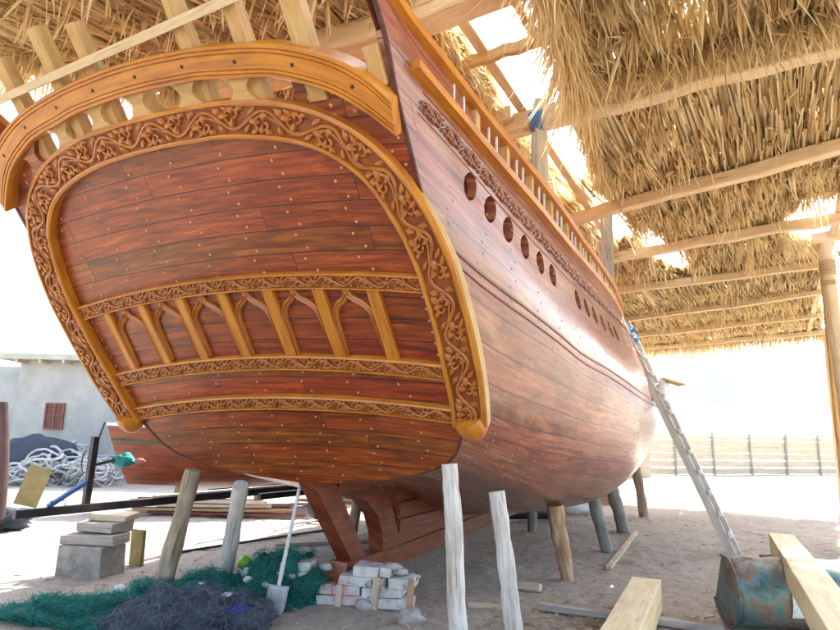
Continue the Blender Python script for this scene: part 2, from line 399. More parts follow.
# hull planking, both sides, with the row of ports cut through
NW, NQ = 190, 60
WS = [(i/NW)**1.25 for i in range(NW+1)]
QS = [.33 + (4.45-.33)*j/NQ for j in range(NQ+1)]
hole_s = [-.57, -.29, -.02, .27, .58, .86, 1.54, 1.86, 2.18, 2.56, 2.95, 3.28]
for side in (1, -1):
    mb = MB(); G = []; UVs = []
    for w in WS:
        P = []
        for (s0, s1, ft, fz) in ROWS:
            sw = s0 + w*(s1-s0); P.append((sw, max(ft(sw), .02), fz(sw)))
        P = np.array(P); f = [pchip(QG, P[:, k]) for k in range(3)]
        g = []; u = []
        for q in QS:
            a = [fk(q) for fk in f]; g.append(sp(a[0], a[1]*side, a[2])); u.append((w*14.5 + side*3, q))
        G.append(g); UVs.append(u)
    mb.grid(G, UVs, flip=(side == -1))
    o = mb.build('hull_planking', M_hull, None, angle=80)
    sm = o.modifiers.new('s', 'SOLIDIFY'); sm.thickness = .07; sm.offset = -1
    cut = MB()
    for hs in hole_s:
        q = .70; w = w_of_s(q, hs); p, d1, d2, n = hframe(q, w, side)
        poly = [(.0, .100), (.046, .080), (.076, .045), (.084, 0), (.076, -.045), (.046, -.080), (0, -.100), (-.046, -.080), (-.076, -.045), (-.084, 0), (-.076, .045), (-.046, .080)]
        zz = Vector((0, 0, 1)); zz = (zz - n*zz.dot(n)).normalized(); xx = zz.cross(n)
        cut.prism(poly, xx, zz, n, p, -.25, .25)
    co = cut.build('cut', M_hull, smooth=False)
    bm_ = bmesh.new(); bm_.from_mesh(co.data); bmesh.ops.recalc_face_normals(bm_, faces=bm_.faces); bm_.to_mesh(co.data); bm_.free()
    bo = o.modifiers.new('b', 'BOOLEAN'); bo.operation = 'DIFFERENCE'; bo.object = co; bo.solver = 'EXACT'
    dg = bpy.context.evaluated_depsgraph_get(); me2 = bpy.data.meshes.new_from_object(o.evaluated_get(dg))
    o.modifiers.clear(); o.data = me2; me2.name = 'hull_planking'; me2.set_sharp_from_angle(angle=radians(35))
    bpy.data.objects.remove(co)
    o.parent = ship; o.location = -ship.location
    # nails in pairs at each frame
    nb = MB()
    for k in range(30):
        sfr = -1.2 + .42*k
        for j in range(21):
            for dq, ds in ((.045, -.02), (.135, .03)):
                q = .45 + j*.185 + dq
                if q > 4.1 or (q < .62 and side == 1): continue
                try:
                    w = w_of_s(q, sfr+ds+jit(.012))
                except Exception: continue
                if w < .004 or w > .97: continue
                if sfr > 8 and side == -1: continue
                p, d1, d2, n = hframe(q+jit(.008), w, side)
                rr = .0105
                vs = [p+(d1*cos(a*pi/3)+d2*sin(a*pi/3))*rr+n*.002 for a in range(6)]+[p+n*.006]
                nb.add(vs, [(a, (a+1) % 6, 6) for a in range(6)])
    tag(part(nb, 'nail', M_nail, smooth=False), kind='stuff')

# wale: raised strake
for side in (1, -1):
    for (q0, name) in ((1.30, 'wale'), (1.37, 'wale')):
        mb = MB(); G = []; U = []
        for i in range(90):
            w = .006+(i/89)**1.2*.97; p, d1, d2, n = hframe(q0, w, side)
            prof = [(-.012, -.01), (-.011, .005), (-.006, .009), (.006, .009), (.011, .005), (.012, -.01)]
            G.append([p+d2*a+n*b for a, b in prof]); U.append([(w*14, k*.02) for k in range(len(prof))])
        mb.grid(G, U, flip=(side == -1)); part(mb, name, M_keel)

def ribbon(mb, fr, prof, us, flip=False):
    G = []; U = []
    L = 0; pp = None
    for p, a, b in fr:
        if pp is not None: L += (p-pp).length
        pp = p
        G.append([p+a*x+b*y for x, y in prof]); U.append([(L+us, sum(abs(prof[k][0]-prof[k-1][0])+abs(prof[k][1]-prof[k-1][1]) for k in range(1, j+1)) if j else 0) for j in range(len(prof))])
    mb.grid(G, U, flip=flip)
    n = len(prof)
    mb.add(G[0], [list(range(n))]); mb.add(G[-1], [list(range(n))[::-1]])

# rails: lower cap, upper cap, bulwark quarter panel, pegs and stanchions
for side in (1, -1):
    for q0, wd, th, st in ((.335, .06, .045, -1.38), (.0, .05, .045, -2.1)):
        fr = []
        w0 = w_of_s(q0, st) if st is not None else 0.
        for i in range(80):
            w = w0+(1-w0)*(i/79)**1.2*.985
            p, d1, d2, n = hframe(q0, w, side); o_ = TV*side - d1*(TV*side).dot(d1); o_.normalize()
            fr.append((p, o_, Vector((0, 0, 1))))
        inn = -.09 if st > -2 else -.12
        prof = [(inn, -th), (wd, -th), (wd+.008, 0.), (wd-.004, .012), (inn, .012), (inn, -th)]
        mb = MB(); ribbon(mb, fr, prof, 0, flip=(side == -1)); part(mb, 'bulwark_rail', M_orange)
    # quarter panel
    mb = MB(); G = []; U = []
    wA, wB = 0., w_of_s(.0, -1.02)
    for side_off in (0, 1):
        G = []; U = []
        for i in range(24):
            k = i/23
            r = []; u = []
            for j in range(7):
                q = .33*j/6; w = wA + (wB + .012*(j/6) - wA)*k
                p, d1, d2, n = hframe(q, w, side); r.append(p - n*.06*side_off); u.append((w*14.5, q+.01))
            G.append(r); U.append(u)
        mb.grid(G, U, flip=(side == 1) ^ (side_off == 1))
        if side_off == 0: E0 = G[-1]
        else: E1 = G[-1]
    mb.grid([E0, E1])
    part(mb, 'quarter_panel', M_hull, angle=80)
    # stanchions and pegs
    k = 0; sN = -.90; pg = 0
    while sN < 11:
        w = w_of_s(.15, sN)
        lo = hp(.33, w_of_s(.33, sN), side); hi = hp(.02, w_of_s(.02, sN), side)
        nrm = TV*side
        mb = MB()
        if k % 3 == 2:
            c = (lo+hi)/2 - nrm*.02; mb.box(c, (hi-lo)/2, AV*.04, nrm*.035); part(mb, 'stanchion', M_cream, smooth=False)
            sN += .19
        else:
            mb.tube([lo - nrm*.0 + (lo-hi)*.02, hi - nrm*.0], .0105, 8); part(mb, 'peg', M_handle)
            sN += .13 if k % 3 == 0 else .18
        k += 1
        if k > 60: break

# deck (inside)
mb = MB(); G = []; U = []
for i in range(40):
    s_ = -.45 + 12.4*i/39; q_ = max(b2(s_)-.15, .1); zz = 2.62 + .012*max(s_-3, 0)**1.6
    G.append([sp(s_, q_*(j/6-1), zz+.05*(1-(j/6-1)**2)) for j in range(13)]); U.append([(s_, q_*(j/6-1)) for j in range(13)])
mb.grid(G, U); part(mb, 'deck', M_field)
# inner ceiling planks behind the ports
for side in (1, -1):
    mb = MB(); G = []; U = []
    for i in range(60):
        s_ = -.9+12*i/59; r = []; u = []
        for j in range(4):
            q = .40+.62*j/3; p, d1, d2, n = hframe(q, w_of_s(q, s_), side); r.append(p - n*.17); u.append((s_, q))
        G.append(r); U.append(u)
    mb.grid(G, U, flip=(side == -1)); part(mb, 'inner_planking', M_orange)

# ---- transom outline
def edge_uv(q):
    a = hull(q, 0.); return a[1], (a[2]-1.7)/cos(RAKE)
qs = [.0+4.45*i/200 for i in range(201)]
EU, EVv = zip(*[edge_uv(q) for q in qs])
def eu(v):
    vv = EVv[::-1]; uu = EU[::-1]
    return float(np.interp(v, vv, uu))
def camber(u, v): return .10*(1-(u/1.6)**2)
RAIL_IN = [(0, 2.60), (.5, 2.58), (.75, 2.54), (1.04, 2.49), (1.2, 2.43), (1.4, 2.33), (1.56, 2.2), (1.72, 2.03)]
RAIL_OUT = [(0, 2.79), (.44, 2.77), (.78, 2.73), (1.1, 2.665), (1.3, 2.595), (1.47, 2.51), (1.63, 2.385), (1.745, 2.23)]
mb = MB()
vs_ = [-.765, -.76, -.75, -.735, -.72, -.70, -.68, -.66, -.63] + [-.6+.07*i for i in range(41)]
vs_ = [v for v in vs_ if v < 2.22] + [2.22]
for off in (0., -.09):
    G = []; U = []
    for v in vs_:
        e = eu(v)+.002; r = []; u = []
        for j in range(33):
            x = e*(j/16-1); r.append(tp(x, v, off)); u.append((x+20, v-camber(x, v)+3))
        G.append(r); U.append(u)
    mb.grid(G, U, flip=(off < 0))
    for sg in (1, -1):
        G = []; U = []
        for i in range(24):
            x = 1.10+ (1.725-1.10)*i/23; top = float(np.interp(x, *zip(*RAIL_IN)))+.06
            G.append([tp(x*sg, 2.12+(top-2.12)*j/5, off+.001) for j in range(6)]); U.append([(x*sg+20, 2.12+(top-2.12)*j/5-camber(x, 0)+3) for j in range(6)])
        mb.grid(G, U, flip=(sg > 0) ^ (off < 0))
part(mb, 'transom_planking', M_tran, angle=80)
# nail bungs of the transom
nb = MB()
def nail(nb, p, a, b, n, r=.011):
    vs = [p+(a*cos(k*pi/3)+b*sin(k*pi/3))*r+n*.003 for k in range(6)]+[p+n*.007]
    nb.add(vs, [(k, (k+1) % 6, 6) for k in range(6)])
for k in range(-4, 5):
    for j in range(-5, 16):
        for dv, du in ((.045, -.03), (.125, .03)):
            u = -.05+.425*k+du+jit(.012); v = j*.172+dv+camber(u, 0)+jit(.008)
            if abs(u) > eu(v)-.05 or v > 2.3: continue
            nail(nb, tp(u, v, .001), TV, UV_, NV)
for sg in (1, -1):
    for x in (1.2, 1.33, 1.46, 1.6):
        for v in (2.2, 2.26, 2.33):
            if v < np.interp(x, *zip(*RAIL_IN))-.02: nail(nb, tp(x*sg+jit(.02), v, .002), TV, UV_, NV, .014)
    for j in range(12): nail(nb, tp(sg*1.565, .15+j*.09 if j*.09+.15 < 1. else .5, .001), TV, UV_, NV)
tag(part(nb, 'nail', M_nail, smooth=False), kind='stuff')
# corner post edge strip beside transom (raw wood ends of hull planks)
for sg in (1, -1):
    fr = []
    for i in range(60):
        q = .02+3.6*i/59; u, v = edge_uv(q); fr.append((tp(u*sg, v, .0), TV*sg, NV))
    mb = MB(); ribbon(mb, fr, [(-.02, 0), (-.02, .006), (.004, .008), (.006, -.01)], 0, flip=(sg < 0)); part(mb, 'corner_strip', M_edge)

# ---- path helpers on the transom
def resample(pts, n):
    P = np.array(pts, float); d = np.r_[0, np.cumsum(np.hypot(*np.diff(P, axis=0).T))]
    fx = pchip(d, P[:, 0]); fy = pchip(d, P[:, 1]); return [(fx(q), fy(q)) for q in np.linspace(0, d[-1], n)]
BO = [(1.80, -.07), (1.83, .12), (1.86, .4), (1.87, .74), (1.86, 1.11), (1.82, 1.38), (1.76, 1.60), (1.64, 1.86), (1.51, 2.04), (1.35, 2.18), (1.11, 2.31), (.85, 2.39), (.5, 2.44), (0, 2.455)]
BI = [(1.56, -.07), (1.585, .12), (1.60, .4), (1.615, .8), (1.61, 1.1), (1.575, 1.38), (1.53, 1.54), (1.44, 1.77), (1.33, 1.91), (1.18, 2.03), (.98, 2.12), (.75, 2.18), (.44, 2.225), (0, 2.24)]
def full(h): return [(x, y) for x, y in h] + [(-x, y) for x, y in h[::-1][1:]]
def band_frames(inner, outer, n):
    """returns frames: centre, half width, position function"""
    I = resample(inner, n); O = resample(outer, n); return I, O
def sweep_between(mb, I, O, prof, off0, us=0., flip=False, fn=None):
    """prof: list of (f in 0..1 from inner to outer, height)"""
    G = []; U = []; L = 0
    for k, (a, b) in enumerate(zip(I, O)):
        if k: L += math.dist(((a[0]+b[0])/2, (a[1]+b[1])/2), ((I[k-1][0]+O[k-1][0])/2, (I[k-1][1]+O[k-1][1])/2))
        wd = math.dist(a, b)
        G.append([tp(a[0]+(b[0]-a[0])*f, a[1]+(b[1]-a[1])*f, off0+h) for f, h in prof])
        U.append([(L+us, f*wd*1.2+abs(h)) for f, h in prof])
    mb.grid(G, U, flip=flip)
    n = len(prof); mb.add(G[0], [list(range(n))]); mb.add(G[-1], [list(range(n))[::-1]])

def leaf(mb, P, c, ang, ln, wd, h):
    """P(x,y,z) maps local coords to world. pointed, veined, domed leaf"""
    ca, sa = cos(ang), sin(ang)
    def w(a, b, z): return P(c[0]+ca*a-sa*b, c[1]+sa*a+ca*b, z)
    st = [(0, .12), (.2, .6), (.42, 1.), (.65, .8), (.85, .4), (1, 0)]
    L_ = []; M_ = []; R_ = []
    for a, b in st:
        bend = .18*wd*math.sin(a*pi)
        L_.append(w(a*ln, b*wd+bend, h*.12)); M_.append(w(a*ln, bend, h*(.45+.75*math.sin(min(a+.1, 1)*pi)))); R_.append(w(a*ln, -b*wd+bend, h*.12))
    Lm = [w(a*ln, b*wd*.55, h*(.3+.75*math.sin(min(a+.1, 1)*pi))*1.12) for a, b in st]
    Rm = [w(a*ln, -b*wd*.55, h*(.3+.75*math.sin(min(a+.1, 1)*pi))*1.12) for a, b in st]
    mb.grid([L_, Lm, M_, Rm, R_], [[(x*.1+k*.01, k*.02) for x in range(6)] for k in range(5)])
def vine(mb, P, length, wd, lam, h=.014, ph=0., leafs=True):
    """rinceau: a wavy stem with a curl and leaves in every bay"""
    A = wd*.27; n = int(length/.012)
    def yc(x): return A*math.sin(2*pi*x/lam+ph)
    for strand, amp, r0 in ((0, 1., .06), (1, .62, .036)):
        pts = [P(x, yc(x)*amp+(.0 if not strand else -.06*wd), h*.45) for x in np.linspace(0, length, n)]
        mb.tube(pts, max(r0*wd, .0035), 6, caps=True)
    k = 0; x = lam*(.25-ph/(2*pi)) - lam
    while x < length+lam:
        up = 1 if math.sin(2*pi*x/lam+ph) > 0 else -1
        # curl starts on stem before the crest and spirals into the bay on the other side
        cx, cy = x, -up*wd*.13
        if .15*lam < cx < length-.12*lam:
            pts = []; rs = []
            for i in range(20):
                t = i/19; a = up*pi/2*1. + up*(-1)*(t*1.9*pi) + pi*(0 if up > 0 else 0)
                rad = wd*(.33-.25*t)
                pts.append(P(cx+rad*cos(a)*1.05, cy+rad*sin(a)*.85, h*(.5+.3*t))); rs.append(max(wd*(.052-.016*t), .003))
            mb.tube(pts, rs, 6)
            if leafs:
                for a, l_, off in ((.2, .46, .22), (-.7, .44, .30), (1.3, .34, .16), (-2.3, .36, .24)):
                    an = up*(a)+jit(.2)
                    mx_, my_ = cx+wd*off*.5*cos(an)*1.2, cy*1.0+wd*off*.5*sin(an)
                    leaf(mb, P, (mx_, my_), an, wd*l_, wd*.11, h*1.15)
                # filler leaves in the corners
                for a, dx in ((up*.9, .22), (up*2.2, -.24), (up*1.5, .02)):
                    leaf(mb, P, (cx+lam*dx, -up*wd*.12), -a+jit(.15), wd*.38, wd*.10, h*1.1)
        x += lam/2; k += 1

def carved(name, I, O, off0, raise_, lam, n, field_mat=None):
    mb = MB(); H = raise_
    prof = [(-.03, -H), (-.03, -.004), (.0, .0), (.05, .006), (.10, .004), (.115, -.014), (.13, -.014), (.87, -.014), (.885, -.014), (.90, .004), (.95, .006), (1.0, 0), (1.03, -.004), (1.03, -H)]
    sweep_between(mb, I, O, prof, off0, flip=True); base = part(mb, name, M_orange, angle=25)
    mbf = MB(); sweep_between(mbf, I, O, [(.122, -.0125), (.878, -.0125)], off0, flip=True)
    part(mbf, 'sunk_field', M_field, parent=base)
    mid = [((a[0]+b[0])/2, (a[1]+b[1])/2) for a, b in zip(I, O)]
    d = np.r_[0, np.cumsum([math.dist(mid[i], mid[i+1]) for i in range(len(mid)-1)])]
    IA = np.array(I); OA = np.array(O)
    def P(x, y, z):
        x = min(max(x, 0), d[-1]); ix, iy, ox, oy = [np.interp(x, d, arr) for arr in (IA[:, 0], IA[:, 1], OA[:, 0], OA[:, 1])]
        wl = math.hypot(ox-ix, oy-iy); f = .5+y/wl
        f = min(max(f, .13), .87)
        return tp(ix+(ox-ix)*f, iy+(oy-iy)*f, off0-.0125+z)
    return base, P, d[-1]

BOf = resample(full(BO), 220); BIf = resample(full(BI), 220)
base, P, L = carved('carved_border', BIf, BOf, .075, .075, 0, 0)
mid_w = [math.dist(a, b) for a, b in zip(BIf, BOf)]
# border: width varies (.24 at the sides, .2 on top)
mv = MB(); vine(mv, P, L, .215, .44, .019); part(mv, 'carved_vine', M_vine, parent=base)
# cream outer edge of the border frame
for ks in (range(0, 62), range(158, 220)):
  mb = MB(); fr = []
  for k in ks:
    a, b = BIf[k], BOf[k]; d = Vector((b[0]-a[0], b[1]-a[1], 0)).normalized(); wdir = TV*d.x+UV_*d.y
    kk = min(1., max(.05, min(abs(k-(61 if k < 110 else 158)), 30)/30)); fr.append((tp(b[0], b[1], 0.), wdir*kk, NV*(.4+.6*kk)))
  ribbon(mb, fr, [(.003, -.02), (.018, -.02), (.020, .03), (.016, .060), (.005, .062)], 0, flip=True); part(mb, 'border_edge', M_cream)

def band(vc_u, vc_l, ur, name='carved_band'):
    xs = np.linspace(-ur, ur, 60)
    fu = np.poly1d(np.polyfit(*zip(*vc_u), 2)); fl = np.poly1d(np.polyfit(*zip(*vc_l), 2))
    O = [(x, float(fu(x))) for x in xs]; I = [(x, float(fl(x))) for x in xs]
    base, P, L = carved(name, I, O, .045, .045, 0, 0)
    mv = MB(); vine(mv, P, L, .125, .27, .014); part(mv, 'carved_vine', M_vine, parent=base)
    return fu, fl
def sym(l): return [(x, v) for x, v in l]+[(-x, v) for x, v in l]
f1u, f1l = band(sym([(1.6, 1.12), (.85, 1.215), (0, 1.25)]), sym([(1.6, 1.0), (.85, 1.10), (0, 1.135)]), 1.60)
f2u, f2l = band(sym([(1.6, .44), (.85, .53), (0, .57)]), sym([(1.6, .31), (.85, .41), (0, .445)]), 1.60)
f3u, f3l = band(sym([(1.6, .06), (.85, .155), (0, .185)]), sym([(1.6, -.065), (.85, .03), (0, .06)]), 1.58)

# pilasters and ogee arches between bands 1 and 2
for k in range(-3, 4):
    u = -.05+.425*k; v0 = float(f2u(u))-.01; v1 = float(f1l(u))+.01
    mb = MB(); hw = .045
    prof = [(-hw, 0), (-hw, .034), (-hw*.8, .042), (-hw*.62, .034), (hw*.62, .034), (hw*.8, .042), (hw, .034), (hw, 0)]
    fr = [(tp(u, v0+(v1-v0)*i/6, 0), TV, NV) for i in range(7)]
    ribbon(mb, fr, prof, k, flip=False); part(mb, 'pilaster', M_orange, angle=25)
for k in range(-3, 3):
    ua = -.05+.425*k+.047; ub = ua+.425-.094; um = (ua+ub)/2
    top = float(f1l(um))-.005; v0 = float(f2u(um))
    mb = MB()
    H = [(0, 0), (.012, -.05), (.04, -.085), (.085, -.115), (.125, -.155), (.148, -.21), (.156, -.30), (.157, -.55)]
    for sg in (1, -1):
        pts = resample(H, 26); fr = []
        for i, (x, y) in enumerate(pts):
            a = pts[max(i-1, 0)]; b = pts[min(i+1, len(pts)-1)]; t = Vector((sg*(b[0]-a[0]), b[1]-a[1])).normalized()
            wdir = TV*(-t.y)+UV_*(t.x)
            k_ = 1. if i < 13 else max(1-(i-13)*.045, .45)
            fr.append((tp(um+sg*x, top+max(y, v0-top+.0), 0), wdir*k_, NV))
        prof = [(-.024, 0), (-.024, .02), (-.012, .03), (0, .018), (.012, .03), (.024, .02), (.024, 0)]
        ribbon(mb, fr, prof, k, flip=(sg > 0))
    # solid spandrel tongue at the apex
    leaf(mb, lambda x, y, z: tp(um+x, top-.0+y, z), (0, .0), -pi/2, .075, .02, .03)
    part(mb, 'ogee_arch', M_vine, angle=50)

# stern rail (arched) with grooves
RO = resample(full([(x, y) for x, y in RAIL_OUT[::-1]]), 120); RI = resample(full([(x, y) for x, y in RAIL_IN[::-1]]), 120)
mb = MB()
prof = [(-.0, -.16), (0, 0), (.03, .012), (.12, .012), (.135, .002), (.15, .002), (.165, .012), (.24, .012), (.255, .002), (.27, .002), (.285, .012), (.72, .012), (.735, .002), (.75, .002), (.765, .012), (.84, .012), (.855, .002), (.87, .002), (.885, .012), (.97, .012), (1, 0), (1, -.16)]
sweep_between(mb, RI, RO, prof, .10, flip=True); rail = part(mb, 'stern_rail', M_orange, angle=25)
mb = MB()
for i in range(9, 112, 12):
    a, b = RI[i], RO[i]; u, v = (a[0]+b[0])/2, (a[1]+b[1])/2
    nail(mb, tp(u, v, .112), TV, UV_, NV, .013)
tag(part(mb, 'bolt', M_dark, parent=rail), kind='stuff')
# balusters (hour-glass blocks) between border and rail
ri = lambda x: float(np.interp(abs(x), *zip(*RAIL_IN))); bo = lambda x: float(np.interp(abs(x), *zip(*BO[::-1])))
for k, u in enumerate((-1.20, -.80, -.42, -.03, .38, .78)):
    w_ = .155; poly = []
    for t in np.linspace(0, 1, 13): 
        x = u + w_*(1-.68*math.sin(pi*t)**.8); poly.append((x, bo(x)-.02+(ri(x)-bo(x)+.05)*t))
    for t in np.linspace(1, 0, 13):
        x = u - w_*(1-.68*math.sin(pi*t)**.8); poly.append((x, bo(x)-.02+(ri(x)-bo(x)+.05)*t))
    mb = MB(); mb.prism(poly, TV, UV_, NV, P0, -.06, .07); part(mb, 'baluster', M_cream if k else M_tran, angle=50)
# timber heads above the rail and the batten nailed to them
for u, w_, tv_, m_ in ((-1.12, .06, 3.05, M_cream), (-.68, .055, 3.15, M_cream), (-.34, .055, 3.10, M_cream), (.47, .06, 3.42, M_cream), (.87, .06, 3.45, M_cream), (1.26, .075, 3.5, M_cream), (1.66, .06, 2.52, M_cream)):
    mb = MB(); mb.box(tp(u, (2.3+tv_)/2, -.02), UV_*(tv_-2.3)/2, TV*w_*.8, NV*.05, .004); part(mb, 'stern_timber', m_, smooth=False, bevel=.006)
mb = MB(); a, b = tp(-1.3, 2.79, .06), tp(1.36, 2.97, .06); mb.box((a+b)/2, (b-a)/2, UV_*.026, NV*.018, .003)
ba = part(mb, 'batten', M_beam, smooth=False)
# knob brackets at the lower corners of the border
for sg in (1, -1):
    mb = MB(); c = tp(1.70*sg, -.10, .035)
    ax = (TV*sg*.55 - UV_*.75 + NV*.0).normalized(); 
    pts = [c - ax*.06, c - ax*.02, c+ax*.02, c+ax*.055, c+ax*.08, c+ax*.09]
    mb.tube([c+(UV_*(.10-.21*i/8)) + TV*sg*(-.02+.03*i/8) for i in range(9)], [.112, .118, .120, .118, .11, .098, .08, .05, .012], 20)
    part(mb, 'corner_bracket', M_orange)
# keel, sternpost, inner post, deadwood, rudder-free aperture
def slab(mb, poly, th):
    """poly in (s,z) extruded across the centreline"""
    mb.prism(poly, AV, Vector((0, 0, 1)), TV, sp(0, 0, 0), -th/2, th/2)
mb = MB(); slab(mb, [(1.02, .17), (1.05, .36), (2.4, .355), (10.6, .50), (11.0, .42), (11.0, .30), (3, .17)], .20); part(mb, 'keel', M_keel, smooth=False, bevel=.01)
mb = MB(); slab(mb, [(.45, 1.12), (.80, 1.12), (1.44, .36), (1.16, .36)], .16); part(mb, 'stern_post', M_keel, smooth=False, bevel=.012)
mb = MB(); slab(mb, [(.95, 1.16), (1.35, 1.10), (1.72, .98), (1.98, .78), (2.12, .55), (2.16, .357), (1.80, .357), (1.78, .52), (1.66, .72), (1.42, .88), (1.15, .95), (.82, 1.0)], .17); part(mb, 'curved_knee', M_keel, smooth=False, bevel=.012)
mb = MB(); slab(mb, [(2.05, 1.02), (2.16, .50), (2.14, .357), (10.4, .50), (9.6, .60), (5, .50), (3.4, .65), (2.8, .86)], .15)
o = part(mb, 'deadwood', M_keel, smooth=False, bevel=.01)
for (z, s0, s1) in ((.56, 2.16, 4.2), (.74, 2.15, 3.0)):
    mb = MB()
    for sg in (1, -1):
        mb.box(sp((s0+s1)/2, sg*.085, z), AV*(s1-s0)/2, Vector((0, 0, .07)), TV*.014)
    part(mb, 'garboard_plank', M_keel, smooth=False, bevel=.006)
# stem post at the bow
mb = MB(); slab(mb, [(10.4, .3), (10.9, .3), (12.4, 1.6), (13.6, 2.9), (15.0, 5.6), (14.7, 5.7), (13.2, 3.1), (12.0, 1.8)], .16); part(mb, 'stem_post', M_keel, smooth=False, bevel=.01)
# carved running band below the lower rail (starboard and port)
for side in (1, -1):
    s0, s1 = -1.22, 6.6; Lb = (s1-s0)
    tab = []
    for i in range(161):
        s_ = s0+(s1-s0)*i/160; q = .50; p, d1, d2, n = hframe(q, w_of_s(q, s_), side); tab.append((p, d1, d2, n))
    def P(x, y, z):
        x = min(max(x/Lb, 0), 1)*160; i = min(int(x), 159); f = x-i
        A_, B_ = tab[i], tab[i+1]; p = A_[0].lerp(B_[0], f); d2 = A_[2]; n = A_[3]
        return p - d2*max(min(y, .062), -.062) + n*(z+.002)
    mv = MB(); vine(mv, P, Lb, .125, .24, .016); part(mv, 'carved_running_vine', M_hull)
    for qe in (.42, .585):
        fr = []
        for i in range(80):
            s_ = s0+(s1-s0)*i/79; p, d1, d2, n = hframe(qe, w_of_s(qe, s_), side); fr.append((p, d2, n))
        mb = MB(); ribbon(mb, fr, [(-.007, -.005), (-.006, .004), (.006, .004), (.007, -.005)], 0, flip=(side == -1)); part(mb, 'moulding', M_keel)

# ---------------------------------------------------------------- thatched shelter
BH = Vector((.868, -.497, 0)); EH = Vector((.497, .868, 0)); RO_ = Vector((1, 6, 4.8))
def rf(b, e, dz=0.):
    return RO_ + BH*b + EH*e + Vector((0, 0, .05*b - .035*e + dz))
shed = empty('thatched_shelter', (1, 6, 0), 'open shelter roof of dry palm thatch on timber beams and posts above the ship', 'shelter')
def spart(mb, name, mat, **k):
    o = mb.build(name, mat, None, **k); o.location = -shed.location; o.parent = shed; return o
def beam(p, q, w=.07, h=.07, mat=M_beam, name='roof_beam', n=10, wob=.015):
    mb = MB(); p = Vector(p); q = Vector(q); d = (q-p).normalized(); X = d.cross(Vector((0, 0, 1))).normalized(); Z = X.cross(d)
    G = []; U = []; L = (q-p).length; r0 = random.uniform(0, 9)
    for i in range(n+1):
        c = p.lerp(q, i/n)+X*jit(wob)+Z*jit(wob); ww = w*(1+jit(.07)); hh = h*(1+jit(.07))
        G.append([c+X*a*ww+Z*b*hh for a, b in ((-1, -.85), (-.85, -1), (.85, -1), (1, -.85), (1, .85), (.85, 1), (-.85, 1), (-1, .85))])
        U.append([(L*i/n+r0, k*.07) for k in range(9)])
    mb.grid(G, U, close=True, flip=True); mb.add(G[0], [list(range(8))]); mb.add(G[-1], [list(range(8))[::-1]])
    return spart(mb, name, mat, angle=25)
beam(rf(-1.0, .10), rf(4.4, .33), .10, .105, n=14)
beam(rf(-.9, 3.12), rf(4.4, 2.15), .08, .08, n=14)
beam(rf(-.9, 5.04), rf(4.3, 4.85), .07, .075)
beam(rf(-1.5, 7.12), rf(3.0, 7.35), .06, .07)
beam(rf(-2.0, 10.1), rf(3.3, 9.45), .06, .05)
beam(rf(-1.7, 12.0), rf(3.1, 11.9), .05, .05)
beam(rf(-2.0, 14.1), rf(3.4, 14.15), .06, .05)
beam(rf(-2.0, 14.3), rf(3.4, 14.32), .04, .05)
beam(rf(-3.2, -1.9), rf(1.2, -1.75), .13, .12, n=14, wob=.02)
beam(rf(-3.0, -.4, .05), rf(-.1, .0, .05), .07, .07)
beam(rf(.44, -2.2, .09), rf(.53, -1.0, .06), .03, .03)
beam(rf(-.45, -1.02, .04), rf(.66, -.95, .06), .035, .05, mat=M_cream)
beam(rf(3.15, -1, .1), rf(2.9, 14.2, .1), .05, .05)
beam(rf(.05, -2.5, .12), rf(-.25, 9.5, .12), .05, .05)
beam(rf(2.75, 6.0, .06), rf(3.6, 5.95, .1), .10, .09)
beam(rf(2.85, 6.25, .14), rf(3.5, 6.2, .16), .08, .07)
def post(x, y, z0, z1, r=.07, mat=M_beam, lean=(0, 0), n=12, name='post', square=False):
    mb = MB(); pts = []; rs = []
    for i in range(n+1):
        t = i/n; pts.append((x+lean[0]*t+jit(r*.06), y+lean[1]*t+jit(r*.06), z0+(z1-z0)*t)); rs.append(r*(1.08-.16*t)*(1+jit(.04)))
    mb.tube(pts, rs, 6 if square else 12); return spart(mb, name, mat, angle=40)
# post bases in the middle stand on the deck of the ship under repair
mb = MB(); mb.box((1.20, 6.02, 3.75), (0, 0, 1.24), (.065, 0, 0), (0, .06, 0), .004); spart(mb, 'post', M_slat, smooth=False, bevel=.01)
mb = MB(); mb.box((1.13, 6.0, 3.6), (0, 0, 1.0), (.022, 0, 0), (0, .05, 0), .003); spart(mb, 'post', M_grey, smooth=False)
mb = MB(); mb.box((2.70, 8.8, 3.65), (0, 0, 1.1), (.07, 0, 0), (0, .06, 0), .004); spart(mb, 'post', M_grey, smooth=False, bevel=.01)
post(6.62, 9.75, 0, 4.72, .10, M_beam, (-.12, 0)); post(6.72, 10.2, 0, 4.6, .05, M_cream, (.0, 0))
post(6.95, 9.5, 0, 5.0, .075, M_post, (.1, 0))
post(11.1, 16.6, 0, 4.6, .09, M_slat)
for (b, e) in ((3.3, 14.2), (-5.6, -4.6), (-6.8, -9.2), (-.8, -9.2), (4.4, .3)):  # posts at negative e stand under the added, unseen shading roof
    p = rf(b, e); post(p.x, p.y, 0, p.z, .08, M_beam)
post(7.02, 9.35, 3.2, 4.5, .04, M_slat, (-.5, .1))
